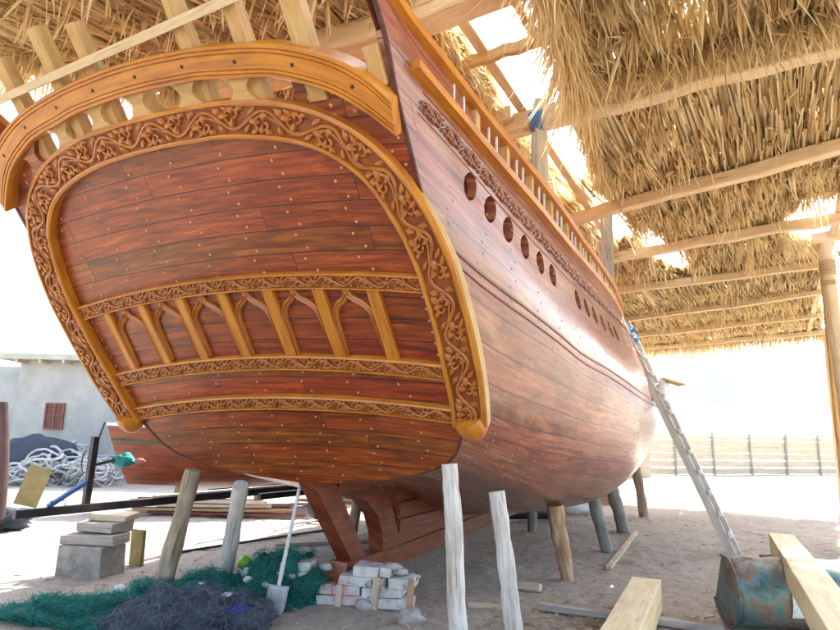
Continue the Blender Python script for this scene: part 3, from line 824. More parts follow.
# lashings
def lash(c, r, h, mat, n=5, ax=Vector((0, 0, 1))):
    mb = MB(); c = Vector(c); a = ax.normalized(); X = a.orthogonal().normalized(); Y = a.cross(X); pts = []
    for i in range(n*10+1):
        t = i/10*2*pi; pts.append(c+a*(h*(i/(n*10)-.5))+(X*cos(t)+Y*sin(t))*(r+jit(.004)))
    mb.tube(pts, .008, 5); spart(mb, 'lashing', mat)
lash((1.18, 6.02, 4.74), .115, .14, M_twine, 7, BH)
lash((6.51, 9.75, 4.3), .115, .25, M_straw, 8); lash((6.52, 9.75, 4.05), .11, .08, M_straw, 4)
lash(rf(1.15, .22), .10, .05, M_boatgreen, 3, BH)

def strips(name, base, dirs, length, width, rnd, mat, parent_fn, bend=.15, segs=3, wcurve=(1., .9, .25)):
    """many narrow blades: base (N,3), dirs (N,3) unit, length (N), width (N)"""
    N = len(base); base = np.asarray(base); dirs = np.asarray(dirs)
    side = np.cross(dirs, rng.normal(size=(N, 3))); side /= np.linalg.norm(side, axis=1)[:, None]+1e-9
    other = np.cross(dirs, side); K = segs; V = np.zeros((N, K*2, 3))
    cur = rng.normal(size=(N, 1))*bend
    for k in range(K):
        t = k/(K-1)
        c = base+dirs*(length*t)[:, None]+other*(cur*t*t)*length[:, None]
        w = (width*wcurve[k])[:, None]
        V[:, 2*k] = c-side*w/2; V[:, 2*k+1] = c+side*w/2
    idx = np.arange(N)[:, None]*(K*2)
    Fs = np.concatenate([idx+np.array([[2*k, 2*k+1, 2*k+3, 2*k+2]]) for k in range(K-1)], 1).reshape(-1, 4)
    me = bpy.data.meshes.new(name); me.vertices.add(N*K*2); me.vertices.foreach_set('co', V.reshape(-1))
    nf = len(Fs); me.loops.add(nf*4); me.loops.foreach_set('vertex_index', Fs.reshape(-1).astype(np.int32))
    me.polygons.add(nf); me.polygons.foreach_set('loop_start', (np.arange(nf)*4).astype(np.int32)); me.polygons.foreach_set('loop_total', np.full(nf, 4, np.int32))
    me.update(calc_edges=True)
    at = me.attributes.new('rnd', 'FLOAT', 'POINT'); at.data.foreach_set('value', np.repeat(rnd, K*2).astype(np.float32))
    me.materials.append(mat)
    o = bpy.data.objects.new(name, me); COL.objects.link(o)
    if parent_fn: o.location = -parent_fn.location; o.parent = parent_fn
    return o
def inpoly(P, x, y):
    c = np.zeros(len(x), bool); n = len(P); j = n-1
    for i in range(n):
        xi, yi = P[i]; xj, yj = P[j]
        k = ((yi > y) != (yj > y)) & (x < (xj-xi)*(y-yi)/(yj-yi+1e-12)+xi); c ^= k; j = i
    return c
B_ = np.array(BH); E_ = np.array(EH); O_ = np.array(RO_)
def rfa(b, e, dz): return O_[None]+B_[None]*b[:, None]+E_[None]*e[:, None]+np.stack([0*b, 0*b, .05*b-.035*e+dz], 1)
REG = {'right': [(.80, -2.0), (.74, -1.0), (.56, .2), (.34, 1.2), (.26, 2.5), (-.5, 3.2), (-.9, 5), (-1.6, 9), (-1.9, 14.3), (3.25, 14.5), (3.0, 10), (2.95, 8), (3.1, 6.6), (3.9, 4), (4.5, 1), (4.6, -2.0)],
       'left': [(-.22, -2.6), (-.22, -1.3), (-.28, .0), (-.34, 1.6), (-.5, 2.6), (-.9, 2.9), (-1.6, 1.2), (-2.1, -1.0), (-2.8, -2.1), (-3.5, -2.9), (-5.8, -4.3), (-7.0, -9.5), (-.6, -9.5), (-.5, -3.6)]}  # rear part of left roof is out of view, added to darken the left side
HOLES = [([(-.15, 3.5), (.10, 3.3), (.16, 4.2), (.05, 4.6), (-.12, 4.4)]), ([(.25, 4.95), (.5, 4.9), (.68, 6.3), (.62, 6.9), (.42, 6.4)]), ([(2.3, 5.9), (2.6, 5.1), (4.2, 4.2), (4.2, 6.8), (2.95, 6.9), (2.7, 6.2)]), ([(.0, 5.2), (.15, 5.15), (.12, 5.6), (.0, 5.5)])]
def sample(region, N):
    P = np.array(region); lo = P.min(0); hi = P.max(0); x = rng.uniform(lo[0], hi[0], N*3); y = rng.uniform(lo[1], hi[1], N*3)
    k = inpoly(region, x, y)
    # ragged edges
    for h in HOLES: k &= ~inpoly(h, x+rng.normal(size=len(x))*.03, y+rng.normal(size=len(x))*.03)
    x, y = x[k], y[k]; return x[:N], y[:N]
def fbm(x, y, f, s=0):
    return np.array([noise.noise(Vector((a*f+s, b*f, s))) for a, b in zip(x, y)])
LIFT = .10
HOLES2 = [np.array([(-.30, 3.2), (.18, 3.1), (.26, 4.4), (.0, 4.75), (-.3, 4.6)]), np.array([(.15, 4.9), (.55, 4.8), (.85, 6.5), (.7, 7.1), (.35, 6.6)]), np.array([(2.3, 5.6), (2.6, 4.8), (4.2, 4.0), (4.2, 6.9), (2.95, 7.0), (2.6, 6.4)])]
def clear(x, y, d, ln):
    k = np.ones(len(x), bool)
    for t in (0, .5, 1.):
        px = x+(d@B_)*ln*t; py = y+(d@E_)*ln*t
        for h in HOLES2: k &= ~inpoly(h, px, py)
    return k
_st = strips
def strips_c(x, y, dz, d, ln, w, r, name, bend, wc):
    k = clear(x, y, d, ln); o = _st(name, rfa(x[k], y[k], dz[k]), d[k], ln[k], w[k], r[k], M_thatch, shed, bend, 3, wc); o['kind'] = 'stuff'
for nm, Nr, Nw, Nh in (('right', 15000, 15500, 24000), ('left', 13000, 24000, 16000)):
    # (1) reeds laid side by side down the slope
    x, y = sample(REG[nm], Nr); N = len(x)
    k = fbm(x, y, .9, 3) > -.52; x, y = x[k], y[k]; N = len(x)
    d = E_[None]*np.where(rng.random(N) < .5, 1, -1)[:, None]+B_[None]*rng.normal(size=(N, 1))*.035+B_[None]*(.06*fbm(x, y, .8, 2))[:, None]; d[:, 2] -= .03; d /= np.linalg.norm(d, axis=1)[:, None]
    strips_c(x, y, LIFT+rng.uniform(0, .07, N), d, rng.uniform(.5, 1.1, N), rng.uniform(.018, .034, N), np.clip(rng.normal(.62, .22, N), 0, .93), 'thatch_reeds', .015, (1, 1, .7))
    # (2) broad cover layer on top
    x, y = sample(REG[nm], Nw); k = fbm(x, y, .9, 3) > -.48; x, y = x[k], y[k]; N = len(x)
    d = rng.normal(size=(N, 3))*.14+E_[None]*np.where(rng.random(N) < .5, 1, -1)[:, None]; d[:, 2] *= .3; d /= np.linalg.norm(d, axis=1)[:, None]
    strips_c(x, y, LIFT+.12+rng.uniform(0, .12, N), d, rng.uniform(.4, .9, N), rng.uniform(.05, .11, N), rng.uniform(.1, .8, N), 'thatch_cover', .05, (1., .9, .25))
    # (3) hanging fronds in tufts, mostly between the beams
    x, y = sample(REG[nm], Nh); dn = fbm(x, y, 1.9, 9)+.5*fbm(x, y, 6., 5); N = len(x); thr = np.full(N, -.12)
    if nm == 'right':
        thr = np.where(y < -.1, -.8, thr)
        thr = np.where((y > .2) & (y < 2.6), np.where(x > 1.0+.35*(y-.3), .42, .02), thr)
        thr = np.where((y > 7.4) & (y < 9.4), .30, thr); thr = np.where(y > 10.5, .1, thr)
        for yb in (.2, 2.75, 5., 7.2, 9.8): thr = np.where(np.abs(y-yb) < .16, 9, thr)
    keep = dn > thr
    x, y, dn = x[keep], y[keep], dn[keep]; N = len(x)
    cl = fbm(x, y, 5., 20); cl2 = fbm(x, y, 5., 40)
    d = np.stack([cl*.45+rng.normal(size=N)*.10, cl2*.45-.25+rng.normal(size=N)*.10, -1+rng.normal(size=N)*.15], 1)
    flat = rng.random(N) < .45; d[flat, 2] *= .4; d[flat] -= E_*.8
    d /= np.linalg.norm(d, axis=1)[:, None]
    ln = np.clip(rng.gamma(5, .045, N), .06, .5)*(1.+.5*np.clip(dn, -.3, .8))
    if nm == 'right': ln *= np.where(y < 0, 1.35, .85)*np.where(y > 7, .85, 1)
    ln *= np.where(flat, 1.3, 1.)
    strips_c(x, y, LIFT+rng.uniform(-.02, .06, N), d, ln, rng.uniform(.010, .027, N), np.clip(rng.normal(.6, .2, N)+cl*.25, 0, 1), 'thatch_fronds', .10, (.7, 1, .15))
# bundle rows that curl over the eave edges beside the sky gap and along the front
def fringe(pts, N, ln, out, sp=.22):
    P = np.array(pts, float); d = np.r_[0, np.cumsum(np.hypot(*np.diff(P, axis=0).T))]; t = rng.uniform(0, d[-1], N)
    x = np.interp(t, d, P[:, 0])+rng.normal(size=N)*.05; y = np.interp(t, d, P[:, 1])+rng.normal(size=N)*.05
    dd = np.array([out]*N)+rng.normal(size=(N, 3))*sp; dd /= np.linalg.norm(dd, axis=1)[:, None]
    strips('thatch_fringe', rfa(x, y, LIFT+rng.uniform(-.02, .15, N)), dd, np.clip(rng.gamma(5, ln/5, N), .05, ln*2.2), rng.uniform(.008, .022, N), np.clip(rng.normal(.58, .22, N), 0, 1), M_thatch, shed, .15, 3, (.7, 1, .15))['kind'] = 'stuff'
fringe([(.82, -2.0), (.76, -1.0), (.60, .0)], 2600, .40, (-.05, -.1, -1))
fringe([(.56, .4), (.40, 1.2), (.30, 2.5)], 1500, .18, (0, 0, -1))
fringe([(-.22, -2.6), (-.22, -1.3), (-.28, .0), (-.34, 1.6), (-.5, 2.4)], 2200, .14, (.3, -.1, -.6))
fringe([(-2, 14.3), (3.3, 14.4)], 3500, .35, (0, .1, -1))
fringe([(2.3, 5.9), (2.75, 6.2), (2.95, 6.9), (3.0, 8)], 900, .3, (.3, -.2, -1))
fringe([(.8, -2.1), (4.6, -2.1)], 4000, .40, (0, -.2, -1))
fringe([(-1.6, 1.2), (-2.1, -1.0), (-2.8, -2.1), (-3.5, -2.9), (-5.5, -4.1)], 2200, .35, (-.2, .1, -1))
beam(rf(-7.2, -9.0), rf(-.3, -9.0), .08, .08); beam(rf(-6.6, -5.6), rf(-.4, -5.6), .08, .08)  # beams of the added rear roof, out of view, that blocks sky light
fringe([(.75, -.12), (4.4, .1)], 2600, .30, (0, -.15, -1), .3)

# ---------------------------------------------------------------- ground, water, hills
def gax(lo, hi, fine0, fine1, step, grow=1.12):
    a = list(np.arange(fine0, fine1, step)); s_ = step; x = a[-1]
    while x < hi: s_ = min(s_*grow, 60); x += s_; a.append(x)
    s_ = step; x = a[0]; b = []
    while x > lo: s_ = min(s_*grow, 60); x -= s_; b.append(x)
    return np.array(b[::-1]+a)
gx = gax(-900, 900, -5.5, 6.5, .045); gy = gax(-300, 56, 4.0, 12.5, .045)
XX, YY = np.meshgrid(gx, gy)
def gz(x, y):
    z = .035*noise.noise(Vector((x*.45, y*.45, 1)))+.022*noise.noise(Vector((x*1.7, y*1.7, 4)))
    if -8 < x < 9 and 1 < y < 18: z += .016*noise.noise(Vector((x*5.5, y*5.5, 7)))+.008*noise.noise(Vector((x*14, y*14, 9)))
    if y > 38: z -= (y-38)*.09
    return z
ZZ = np.vectorize(gz)(XX, YY)
V = np.stack([XX, YY, ZZ], -1).reshape(-1, 3); ny, nx = XX.shape
ii = (np.arange(ny-1)[:, None]*nx+np.arange(nx-1)[None]).reshape(-1); Fq = np.stack([ii, ii+1, ii+nx+1, ii+nx], 1)
me = bpy.data.meshes.new('ground'); me.from_pydata(V.tolist(), [], Fq.tolist()); me.polygons.foreach_set('use_smooth', [True]*len(me.polygons)); me.update()
gr = bpy.data.objects.new('ground', me); COL.objects.link(gr); gr['kind'] = 'structure'
M, n, b = newmat('sandy_ground'); ob = nd(n, 'ShaderNodeTexCoord').outputs['Object']
g1 = noisen(n, ob, .9, 8, .65, .3).outputs[0]; g2 = noisen(n, ob, 9, 8, .75).outputs[0]; g3 = noisen(n, ob, 60, 4, .7).outputs[0]
c = ramp(n, g1, [(.35, (.31, .25, .19)), (.52, (.43, .36, .28)), (.7, (.52, .45, .36))])
c = mix(n, .55, c, ramp(n, g2, [(.34, (.17, .135, .10)), (.5, (.43, .37, .29)), (.66, (.62, .56, .47))]))
c = mix(n, .35, c, ramp(n, g3, [(.36, (.10, .08, .07)), (.64, (.50, .46, .40))]))
n.links.new(c, b.inputs['Base Color']); b.inputs['Roughness'].default_value = .97
h = mth(n, 'ADD', g2, mth(n, 'MULTIPLY', g3, .35)); bump(n, b, h, .9, .03); me.materials.append(M)
def gzf(x, y): return gz(x, y)

mb = MB(); mb.grid([[(-3000, 42, -1.0), (4000, 42, -1.0)], [(-3000, 5000, -1.0), (4000, 5000, -1.0)]], flip=True)
M, n, b = newmat('sea_water'); b.inputs['Base Color'].default_value = (.05, .16, .18, 1); b.inputs['Roughness'].default_value = .2
bump(n, b, noisen(n, nd(n, 'ShaderNodeTexCoord').outputs['Object'], .8, 6).outputs[0], .5, .1)
o = mb.build('water', M); o['kind'] = 'structure'
def hill(name, x0, x1, y0, y1, hf, mat, nx=90, ny=30):
    mb = MB(); G = []
    for i in range(nx):
        r = []
        for j in range(ny):
            x = x0+(x1-x0)*i/(nx-1); y = y0+(y1-y0)*j/(ny-1); t = j/(ny-1)
            e = math.sin(pi*min(t*1.0, 1))**.8*min(1, i/6, (nx-1-i)/6)
            f = Vector((x*.012, y*.012, 2)); z = hf*e*(.75+.6*noise.fractal(f, .9, 2.1, 6))-1.5
            r.append((x, y, z))
        G.append(r)
    mb.grid(G); o = mb.build(name, mat, angle=180); o['kind'] = 'structure'; return o
M_hill = plain_mat('pale_rock', (.20, .20, .17), (.38, .36, .31), .95, .03, bstr=.6, bdist=2.)
M_hill2 = plain_mat('scrub_hill', (.10, .14, .10), (.2, .22, .16), .95, .06, bstr=.6, bdist=1.)
hill('hills', 60, 620, 330, 620, 72, M_hill)
hill('hills', -700, -60, 500, 800, 60, M_hill)
hill('headland', 52, 150, 170, 215, 9, M_hill2, 60, 14)

# ---------------------------------------------------------------- props under the hull
def prop(base, top, r0, r1, mat, label, kink=.011, split=False):
    base = Vector(base); top = Vector(top); mb = MB(); n = 16; pts = []; rs = []
    sd_ = random.uniform(0, 50)
    for i in range(n+1):
        t = i/n; p = base.lerp(top, t); k = math.sin(pi*t)
        p = p+Vector((noise.noise(Vector((sd_, t*2.2, 0))), noise.noise(Vector((sd_+9, t*2.2, 0))), 0))*kink*2*k
        pts.append(p); rs.append((r0+(r1-r0)*t)*(1+.16*noise.noise(Vector((sd_+4, t*6, 0)))))
    mb.tube(pts, rs, 12)
    # knobbly, split bark
    vs = []
    for k, v in enumerate(mb.v):
        v = Vector(v); a = noise.noise(v*9+Vector((sd_, 0, 0)))*.009+noise.noise(v*30)*.003
        c = pts[min(k//12, n)]; d = (v-c); d = d.normalized() if d.length > 1e-6 else d
        vs.append(tuple(v+d*a))
    mb.v = vs; mb.v = [tuple(Vector(v)-base) for v in mb.v]
    o = mb.build('support_post', mat); o.location = base
    tag(o, label, 'support post', 'wooden posts propping up the hull'); return o
prop((-2.36, 6.20, -.05), tp(-1.2, -.60, .03)+Vector((0, 0, -.04)), .088, .075, M_post, 'leftmost barky brown prop leaning under the left corner of the stern')
prop((-1.93, 6.75, -.05), tp(-.72, -.77, .03)+Vector((0, 0, -.03)), .080, .070, M_postw, 'pale leaning prop under the stern, between the leftmost prop and the white shovel')
prop((.335, 4.80, -.05), (.245, 4.86, 1.335), .070, .060, M_postw, 'tall whitish ragged prop under the near corner where stern meets side')
prop((.80, 5.28, -.05), (.66, 5.36, 1.10), .072, .066, M_postw, 'square-cut whitish prop under the hull side, second from the near corner')
prop((1.70, 7.38, -.05), (1.555, 7.32, .80), .075, .095, M_posto, 'orange-brown split prop with a pale streak, third from the near corner')
prop((2.66, 9.1, -.05), (2.42, 8.95, .80), .080, .088, M_postd, 'grey-green prop with bark standing left of the two farther props')
prop((3.50, 11.0, -.05), (3.18, 10.7, .90), .095, .105, M_postd, 'stout grey prop behind, in the middle of the three far props')
prop((4.60, 13.2, -.05), (4.28, 12.7, 1.35), .095, .085, M_post, 'farthest bent grey prop near the bow with its foot pale brown')
prop((1.95, 11.0, -.05), (1.9, 10.8, .65), .08, .08, M_postd, 'short thick dark prop standing in shade beneath the middle of the hull')
prop((-.9, 8.9, -.05), (-.75, 8.9, 1.0), .08, .07, M_post, 'slim prop under the far side of the hull, seen through the opening beside the keel')

# ladder
lad = empty('ladder', (4.43, 9.16, 0), 'weathered grey wooden ladder leaning against the right side of the ship', 'ladder')
foot = Vector((4.43, 9.16, 0)); topp = Vector((3.08, 9.42, 3.32)); dr = (topp-foot).normalized(); wdv = AV*.19+TV*.03
for sg in (1, -1):
    mb = MB(); a = foot+wdv*sg*1.; b_ = topp+wdv*sg; c = (a+b_)/2-foot
    mb.box(c, (b_-a)/2, AV*.03, dr.cross(AV).normalized()*.055, .003); o = mb.build('side_rail', M_alu, smooth=False, bevel=.005); o.parent = lad
Ltot = (topp-foot).length
for k in range(11):
    c = dr*(.28+k*.30); mb = MB(); out = dr.cross(AV).normalized()
    if out.x < 0: out = -out
    mb.box(c+out*.065, AV*.27, dr*.03, out*.022, .003); o = mb.build('rung', M_plastic, smooth=False); o.parent = lad
def blob(name, c, r, mat, seed=0, amp=.3, freq=2.5, sub=3, label=None, cat=None, group=None, flat=None):
    bm = bmesh.new(); bmesh.ops.create_icosphere(bm, subdivisions=sub, radius=1)
    for v in bm.verts:
        p = v.co.copy(); k = 1+amp*noise.fractal(p*freq/2+Vector((seed, 0, 0)), 1., 2., 4)
        v.co = Vector((p.x*r[0], p.y*r[1], p.z*r[2]))*k
        if flat is not None and v.co.z < flat: v.co.z = flat
    me = bpy.data.meshes.new(name); bm.to_mesh(me); bm.free()
    for q in me.polygons: q.use_smooth = True
    me.materials.append(mat); o = bpy.data.objects.new(name, me); COL.objects.link(o); o.location = c
    if label: tag(o, label, cat, group)
    return o
pb = foot+dr*2.45+Vector((.08, -.05, 0))
blob('plastic_bag', pb, (.10, .08, .16), M_plastic, 3, .5, 4, 3, 'crumpled white plastic bag hanging on the upper ladder', 'bag')
mb = MB(); mb.box((0, 0, 0), (.16, .03, .03), (0, .10, 0), (0, 0, .012), .006); o = mb.build('board_offcut', M_cream, smooth=False); o.location = pb+Vector((.14, 0, .12)); o.rotation_euler = (0, .45, 0)
tag(o, 'small pale board offcut sticking out beside the plastic bag on the ladder', 'board')
blob('rag', foot+dr*3.28+Vector((.02, -.03, .03)), (.07, .07, .12), M_twine, 5, .5, 5, 3, 'blue rag tied round the top of the ladder', 'rag')
for k in (3, 4, 6, 8): pass

# rusty half drum, metal sheet, timbers
M, n, b = newmat('rusty_teal_drum'); ob = nd(n, 'ShaderNodeTexCoord').outputs['Object']
g = noisen(n, ob, 3.2, 8, .7, .4).outputs[0]; g2 = noisen(n, mapped(n, ob, (6, 6, 1.2)), 3, 6, .7).outputs[0]
c = ramp(n, g, [(.38, (.03, .11, .13)), (.46, (.11, .26, .25)), (.51, (.24, .19, .13)), (.62, (.15, .07, .04))])
c = mix(n, .35, c, ramp(n, g2, [(.4, (.06, .17, .19)), (.6, (.24, .14, .08))])); n.links.new(c, b.inputs['Base Color'])
n.links.new(ramp(n, g, [(.45, (.35,)*3), (.6, (.9,)*3)]), b.inputs['Roughness']); b.inputs['Metallic'].default_value = .25; bump(n, b, g2, .3, .01)
M_drum = M
drum = empty('cut_oil_drum', (3.05, 5.75, 0), 'rusty teal oil drum cut open as a trough, lying under the long timber', 'drum')
mb = MB(); ax = Vector((1, -.06, 0)).normalized(); ay = Vector((.06, 1, 0)).normalized(); Rr = .28
G = []; U = []
for i in range(18):
    x = -.36+1.0*i/17; r = []
    for j in range(27):
        a = radians(-58 + j*(296)/26) - pi/2 - radians(90)+radians(58)
        a = radians(75 + 262*j/26)
        rad = Rr*(1+.012*math.sin(x*31)+.03*noise.noise(Vector((x*3, j*.2, 0)))); 
        r.append(ax*x+ay*cos(a)*rad+Vector((0, 0, Rr+.0+sin(a)*rad)))
    G.append(r); U.append([(x, j*.05) for j in range(27)])
mb.grid(G, U)
o = mb.build('drum_wall', M_drum, drum); sm = o.modifiers.new('s', 'SOLIDIFY'); sm.thickness = .006
mb = MB(); r = G[0]; mb.add([ax*-.352+Vector((0, 0, Rr))]+[p+ax*.008 for p in r], [(0, j+1, j+2) for j in range(26)]+[(0, 27, 1)]); mb.build('drum_end', M_drum, drum)
mb = MB(); mb.tube([p for p in G[0]], .011, 6); mb.build('drum_rim', M_drum, drum)
# white paper patch on the near side of the drum
mb = MB(); GG = []
for i in range(7):
    x = .16+.10*i/6; GG.append([ax*x+ay*cos(a)*(Rr+.012)+Vector((0, 0, Rr+sin(a)*(Rr+.012))) for a in [radians(-152-46*j/8+ (0)) for j in range(9)]])
GG = [[ax*x_+ay*(-cos(a))*(Rr+.014)+Vector((0, 0, Rr+sin(a)*(Rr+.014))) for a in [radians(-28+46*j/8) for j in range(9)]] for x_ in [.05+.09*i/6 for i in range(7)]]
mb.grid(GG, [[(i*.015, j*.02) for j in range(9)] for i in range(7)]); mb.build('label_patch', M_paper, drum)
mb = MB(); G = []
for i in range(9):
    t = i/8; G.append([Vector((t*.42, .10*math.sin(t*4)+.05*j/6, (.05+.42*(1-(j/6)*.0))*0 + j/6*(.46-.10*t)+.0)) + Vector((0, .12*(j/6)**2, 0)) for j in range(7)])
mb.grid(G); o = mb.build('bent_metal_sheet', M_drum); sm = o.modifiers.new('s', 'SOLIDIFY'); sm.thickness = .005; o.location = (3.72, 6.05, .0)
tag(o, 'curled blue-grey scrap of sheet metal standing behind the long timber, right edge', 'metal sheet')
def timber(a, b_, w, h, mat, name, label, cat, group=None, n=8, taper=1., up=Vector((0, 0, 1)), irr=.012, bev=.006):
    a, b_ = Vector(a), Vector(b_); d = (b_-a).normalized(); X = d.cross(up).normalized(); Z = X.cross(d); L = (b_-a).length
    mb = MB(); G = []; U = []
    for i in range(n+1):
        t = i/n; k = 1+(taper-1)*t; c = (b_-a)*t
        G.append([c+X*p*w*k*(1+jit(irr*2))+Z*q*h*k*(1+jit(irr*2))+Vector((jit(irr*.2), jit(irr*.2), 0)) for p, q in ((-1, -1), (1, -1), (1, 1), (-1, 1))]); U.append([(L*t, k_*w*2) for k_ in range(5)])
    mb.grid(G, U, close=True, flip=True); mb.add(G[0], [(0, 1, 2, 3)], [[(0, 0), (.0, .1), (.1, .1), (.1, 0)]]); mb.add(G[-1], [(3, 2, 1, 0)], [[(0, 0), (.0, .1), (.1, .1), (.1, 0)]])
    o = mb.build(name, mat, smooth=False, bevel=bev); o.location = a; tag(o, label, cat, group); return o
timber((3.86, 6.95, .50), (1.98, 2.9, .53), .115, .10, M_timber, 'timber_baulk', 'long pale squared timber lying across the rusty drum, lower right', 'timber')
timber((2.12, 6.10, .17), (.84, 3.4, .13), .125, .13, M_timber, 'timber_baulk', 'thick pale square-cut timber lying on the ground left of the drum', 'timber')
# blocks that carry the far end of the long timber
o = timber((3.55, 6.75, .2), (3.95, 6.65, .2), .16, .2, M_conc, 'concrete_block', 'rough block under the far end of the long timber beside the drum', 'block')

# keel block: broken, white painted plank crib
crib = empty('keel_block', (-.5, 6.1, 0), 'broken block of whitewashed planks and stone carrying the aft end of the keel', 'keel block')
def cribpart(mb, name, mat, **k): o = mb.build(name, mat, None, **k); o.location = -crib.location; o.parent = crib; return o
fx = Vector((1, -.20, 0)).normalized(); kc = sp(1.12, 0, 0)+fx*.18; fy = Vector((.2, 1, 0)).normalized()
M, n, b = newmat('peeling_whitewash'); ob = nd(n, 'ShaderNodeTexCoord').outputs['Object']
g = noisen(n, ob, 5, 7, .7, .5).outputs[0]; g2 = noisen(n, ob, 2.2, 3).outputs[0]
c = ramp(n, g, [(.38, (.20, .14, .08)), (.45, (.52, .50, .46)), (.6, (.66, .65, .62))])
c = mix(n, ramp(n, g2, [(.56, (0, 0, 0)), (.62, (.8, .8, .8))]), c, (.62, .36, .36)); n.links.new(c, b.inputs['Base Color']); b.inputs['Roughness'].default_value = .9
bump(n, b, noisen(n, ob, 22, 6, .7).outputs[0], .8, .015); M_peel = M
for rr, (z, x0, x1, dy) in enumerate([(.055, -.84, .56, 0), (.142, -.84, .50, .01), (.229, -.80, .30, .0), (.316, -.72, -.42, .02), (.316, -.02, .34, .02), (.229, .33, .56, .0)]):
    x = x0
    while x < x1-.08:
        l = min(random.uniform(.22, .5), x1-x)
        if z > .2 and -.40 < x+l/2 < -.04: x += l; continue
        c = kc+fx*(x+l/2)+fy*(-.10+dy+jit(.012))+Vector((0, 0, z))
        mb = MB(); mb.box(c, fx*(l/2-.004)+Vector((0, 0, jit(.01))), Vector((0, 0, .042)), fy*.12, .008); cribpart(mb, 'painted_plank', M_peel, smooth=False, bevel=.006); x += l
for x, h in ((-.58, .13), (-.12, .10), (.22, .14), (.54, .14)):
    mb = MB(); mb.box(kc+fx*x+fy*-.245+Vector((0, 0, h)), Vector((.006, 0, h)), fx*.028, fy*.014, .004); cribpart(mb, 'upright_slat', M_slat if x < .5 else M_posto, smooth=False)
for i, (x, z, r) in enumerate([(-.3, .31, .05), (.22, .33, .055), (.33, .35, .06), (.42, .31, .05), (.52, .27, .05), (-.5, .28, .04)]):
    o = blob('rubble', kc+fx*x+fy*(-.08)+Vector((0, 0, z)), (r*1.4, r, r*.7), M_stone, i, .4, 3, 2); o.location -= crib.location; o.parent = crib
for i, (x, y, r, lb) in enumerate([(-.02, 5.56, .095, 'pale rough stone in front of the right end of the keel block'), (-.45, 6.0, .07, 'small pale stone at the foot of the keel block face'), (-.36, 6.02, .035, 'tiny pebble-like stone beside the small stone at the keel block')]):
    blob('stone', (x, y, r*.6), (r*1.1, r, r*.8), M_stone, 20+i, .35, 3, 3, lb, 'stone')

# shovel
shv = empty('shovel', (-1.17, 5.75, 0), 'white handled shovel standing blade down against the stern', 'shovel')
mb = MB(); a = Vector((-1.19, 5.85, .17)); b_ = Vector((-1.05, 5.93, 1.12)); mb.tube([a-shv.location, (a+b_)/2-shv.location, b_-shv.location], [.018, .0165, .016], 10); mb.build('handle', M_handle, shv)
mb = MB(); d = (b_-a).normalized(); X = Vector((.93, -.36, 0)); G = []
for i in range(9):
    t = i/8; w_ = .105*(1 if t < .7 else 1-(t-.7)*1.2); G.append([a+d*(.06-.27*t)+X*w_*(j/4-1)+X.cross(d)*(.02*(1-(j/4-1)**2))*1.2-shv.location for j in range(9)])
mb.grid(G); o = mb.build('blade', M_steel, shv); sm = o.modifiers.new('s', 'SOLIDIFY'); sm.thickness = .004

# nets
def netheap(name, c, r, mat, N, label, seed, col=None, h=None):
    """heap of netting: lumpy core wrapped in thousands of twine strands, one mesh"""
    bm = bmesh.new(); bmesh.ops.create_icosphere(bm, subdivisions=4, radius=1); pts = []
    for v in bm.verts:
        p = v.co.copy(); k = 1+.45*noise.fractal(p*2.0+Vector((seed, 0, 0)), .9, 2., 5)
        v.co = Vector((p.x*r[0]*k, p.y*r[1]*k, max(p.z*r[2]*k, -.02)))
    me0 = bpy.data.meshes.new('t'); bm.normal_update(); P = np.array([v.co[:] for v in bm.verts]); Nn = np.array([v.normal[:] for v in bm.verts])
    core = [tuple(v.co*.97) for v in bm.verts]; cf = [[v.index for v in f.verts] for f in bm.faces]; bm.free()
    i = rng.integers(0, len(P), N); k = P[i][:, 2] > -.01; i = i[k]; N = len(i)
    t = rng.normal(size=(N, 3)); t -= Nn[i]*(t*Nn[i]).sum(1)[:, None]*.9; t /= np.linalg.norm(t, axis=1)[:, None]
    o = strips(name, P[i]+rng.normal(size=(N, 3))*.008, t, rng.uniform(.025, .085, N), rng.uniform(.002, .0042, N), rng.random(N), mat, None, .5, 3, (1, 1, 1))
    me = o.data; bm = bmesh.new(); bm.from_mesh(me); lay = bm.verts.layers.float.get('rnd')
    vs = [bm.verts.new(q) for q in core]
    for v, q in zip(vs, core): v[lay] = .15+.3*noise.noise(Vector(q)*9)
    for f in cf:
        fc = bm.faces.new([vs[a] for a in f]); fc.smooth = True
    bm.to_mesh(me); bm.free(); o.location = c; tag(o, label, 'fishing net'); return o
netheap('fishing_net', (-1.95, 6.15, .02), (.60, .42, .20), M_netg, 16000, 'green fishing net heaped around the foot of the leftmost prop', 1)
netheap('fishing_net', (-1.22, 6.35, .02), (.40, .42, .36), M_netg, 16000, 'bright green fishing net heap just left of the white shovel handle', 5)
netheap('fishing_net', (-2.65, 5.55, .0), (.72, .36, .16), M_netg, 16000, 'low spread of dark green net at the bottom left, left of the blue-grey net', 8)
netheap('fishing_net', (-1.85, 5.25, .0), (.46, .32, .29), M_netb, 16000, 'rounded blue-grey fishing net bundle in the foreground', 12)
netheap('fishing_net', (-1.50, 5.45, .0), (.34, .36, .20), M_netb, 6000, 'low grey-blue net spilling right of the rounded bundle', 15)
netheap('fishing_net', (-1.42, 5.35, .12), (.14, .10, .05), M_cobalt, 100, 'small patch of bright cobalt blue netting beside the shovel', 17)
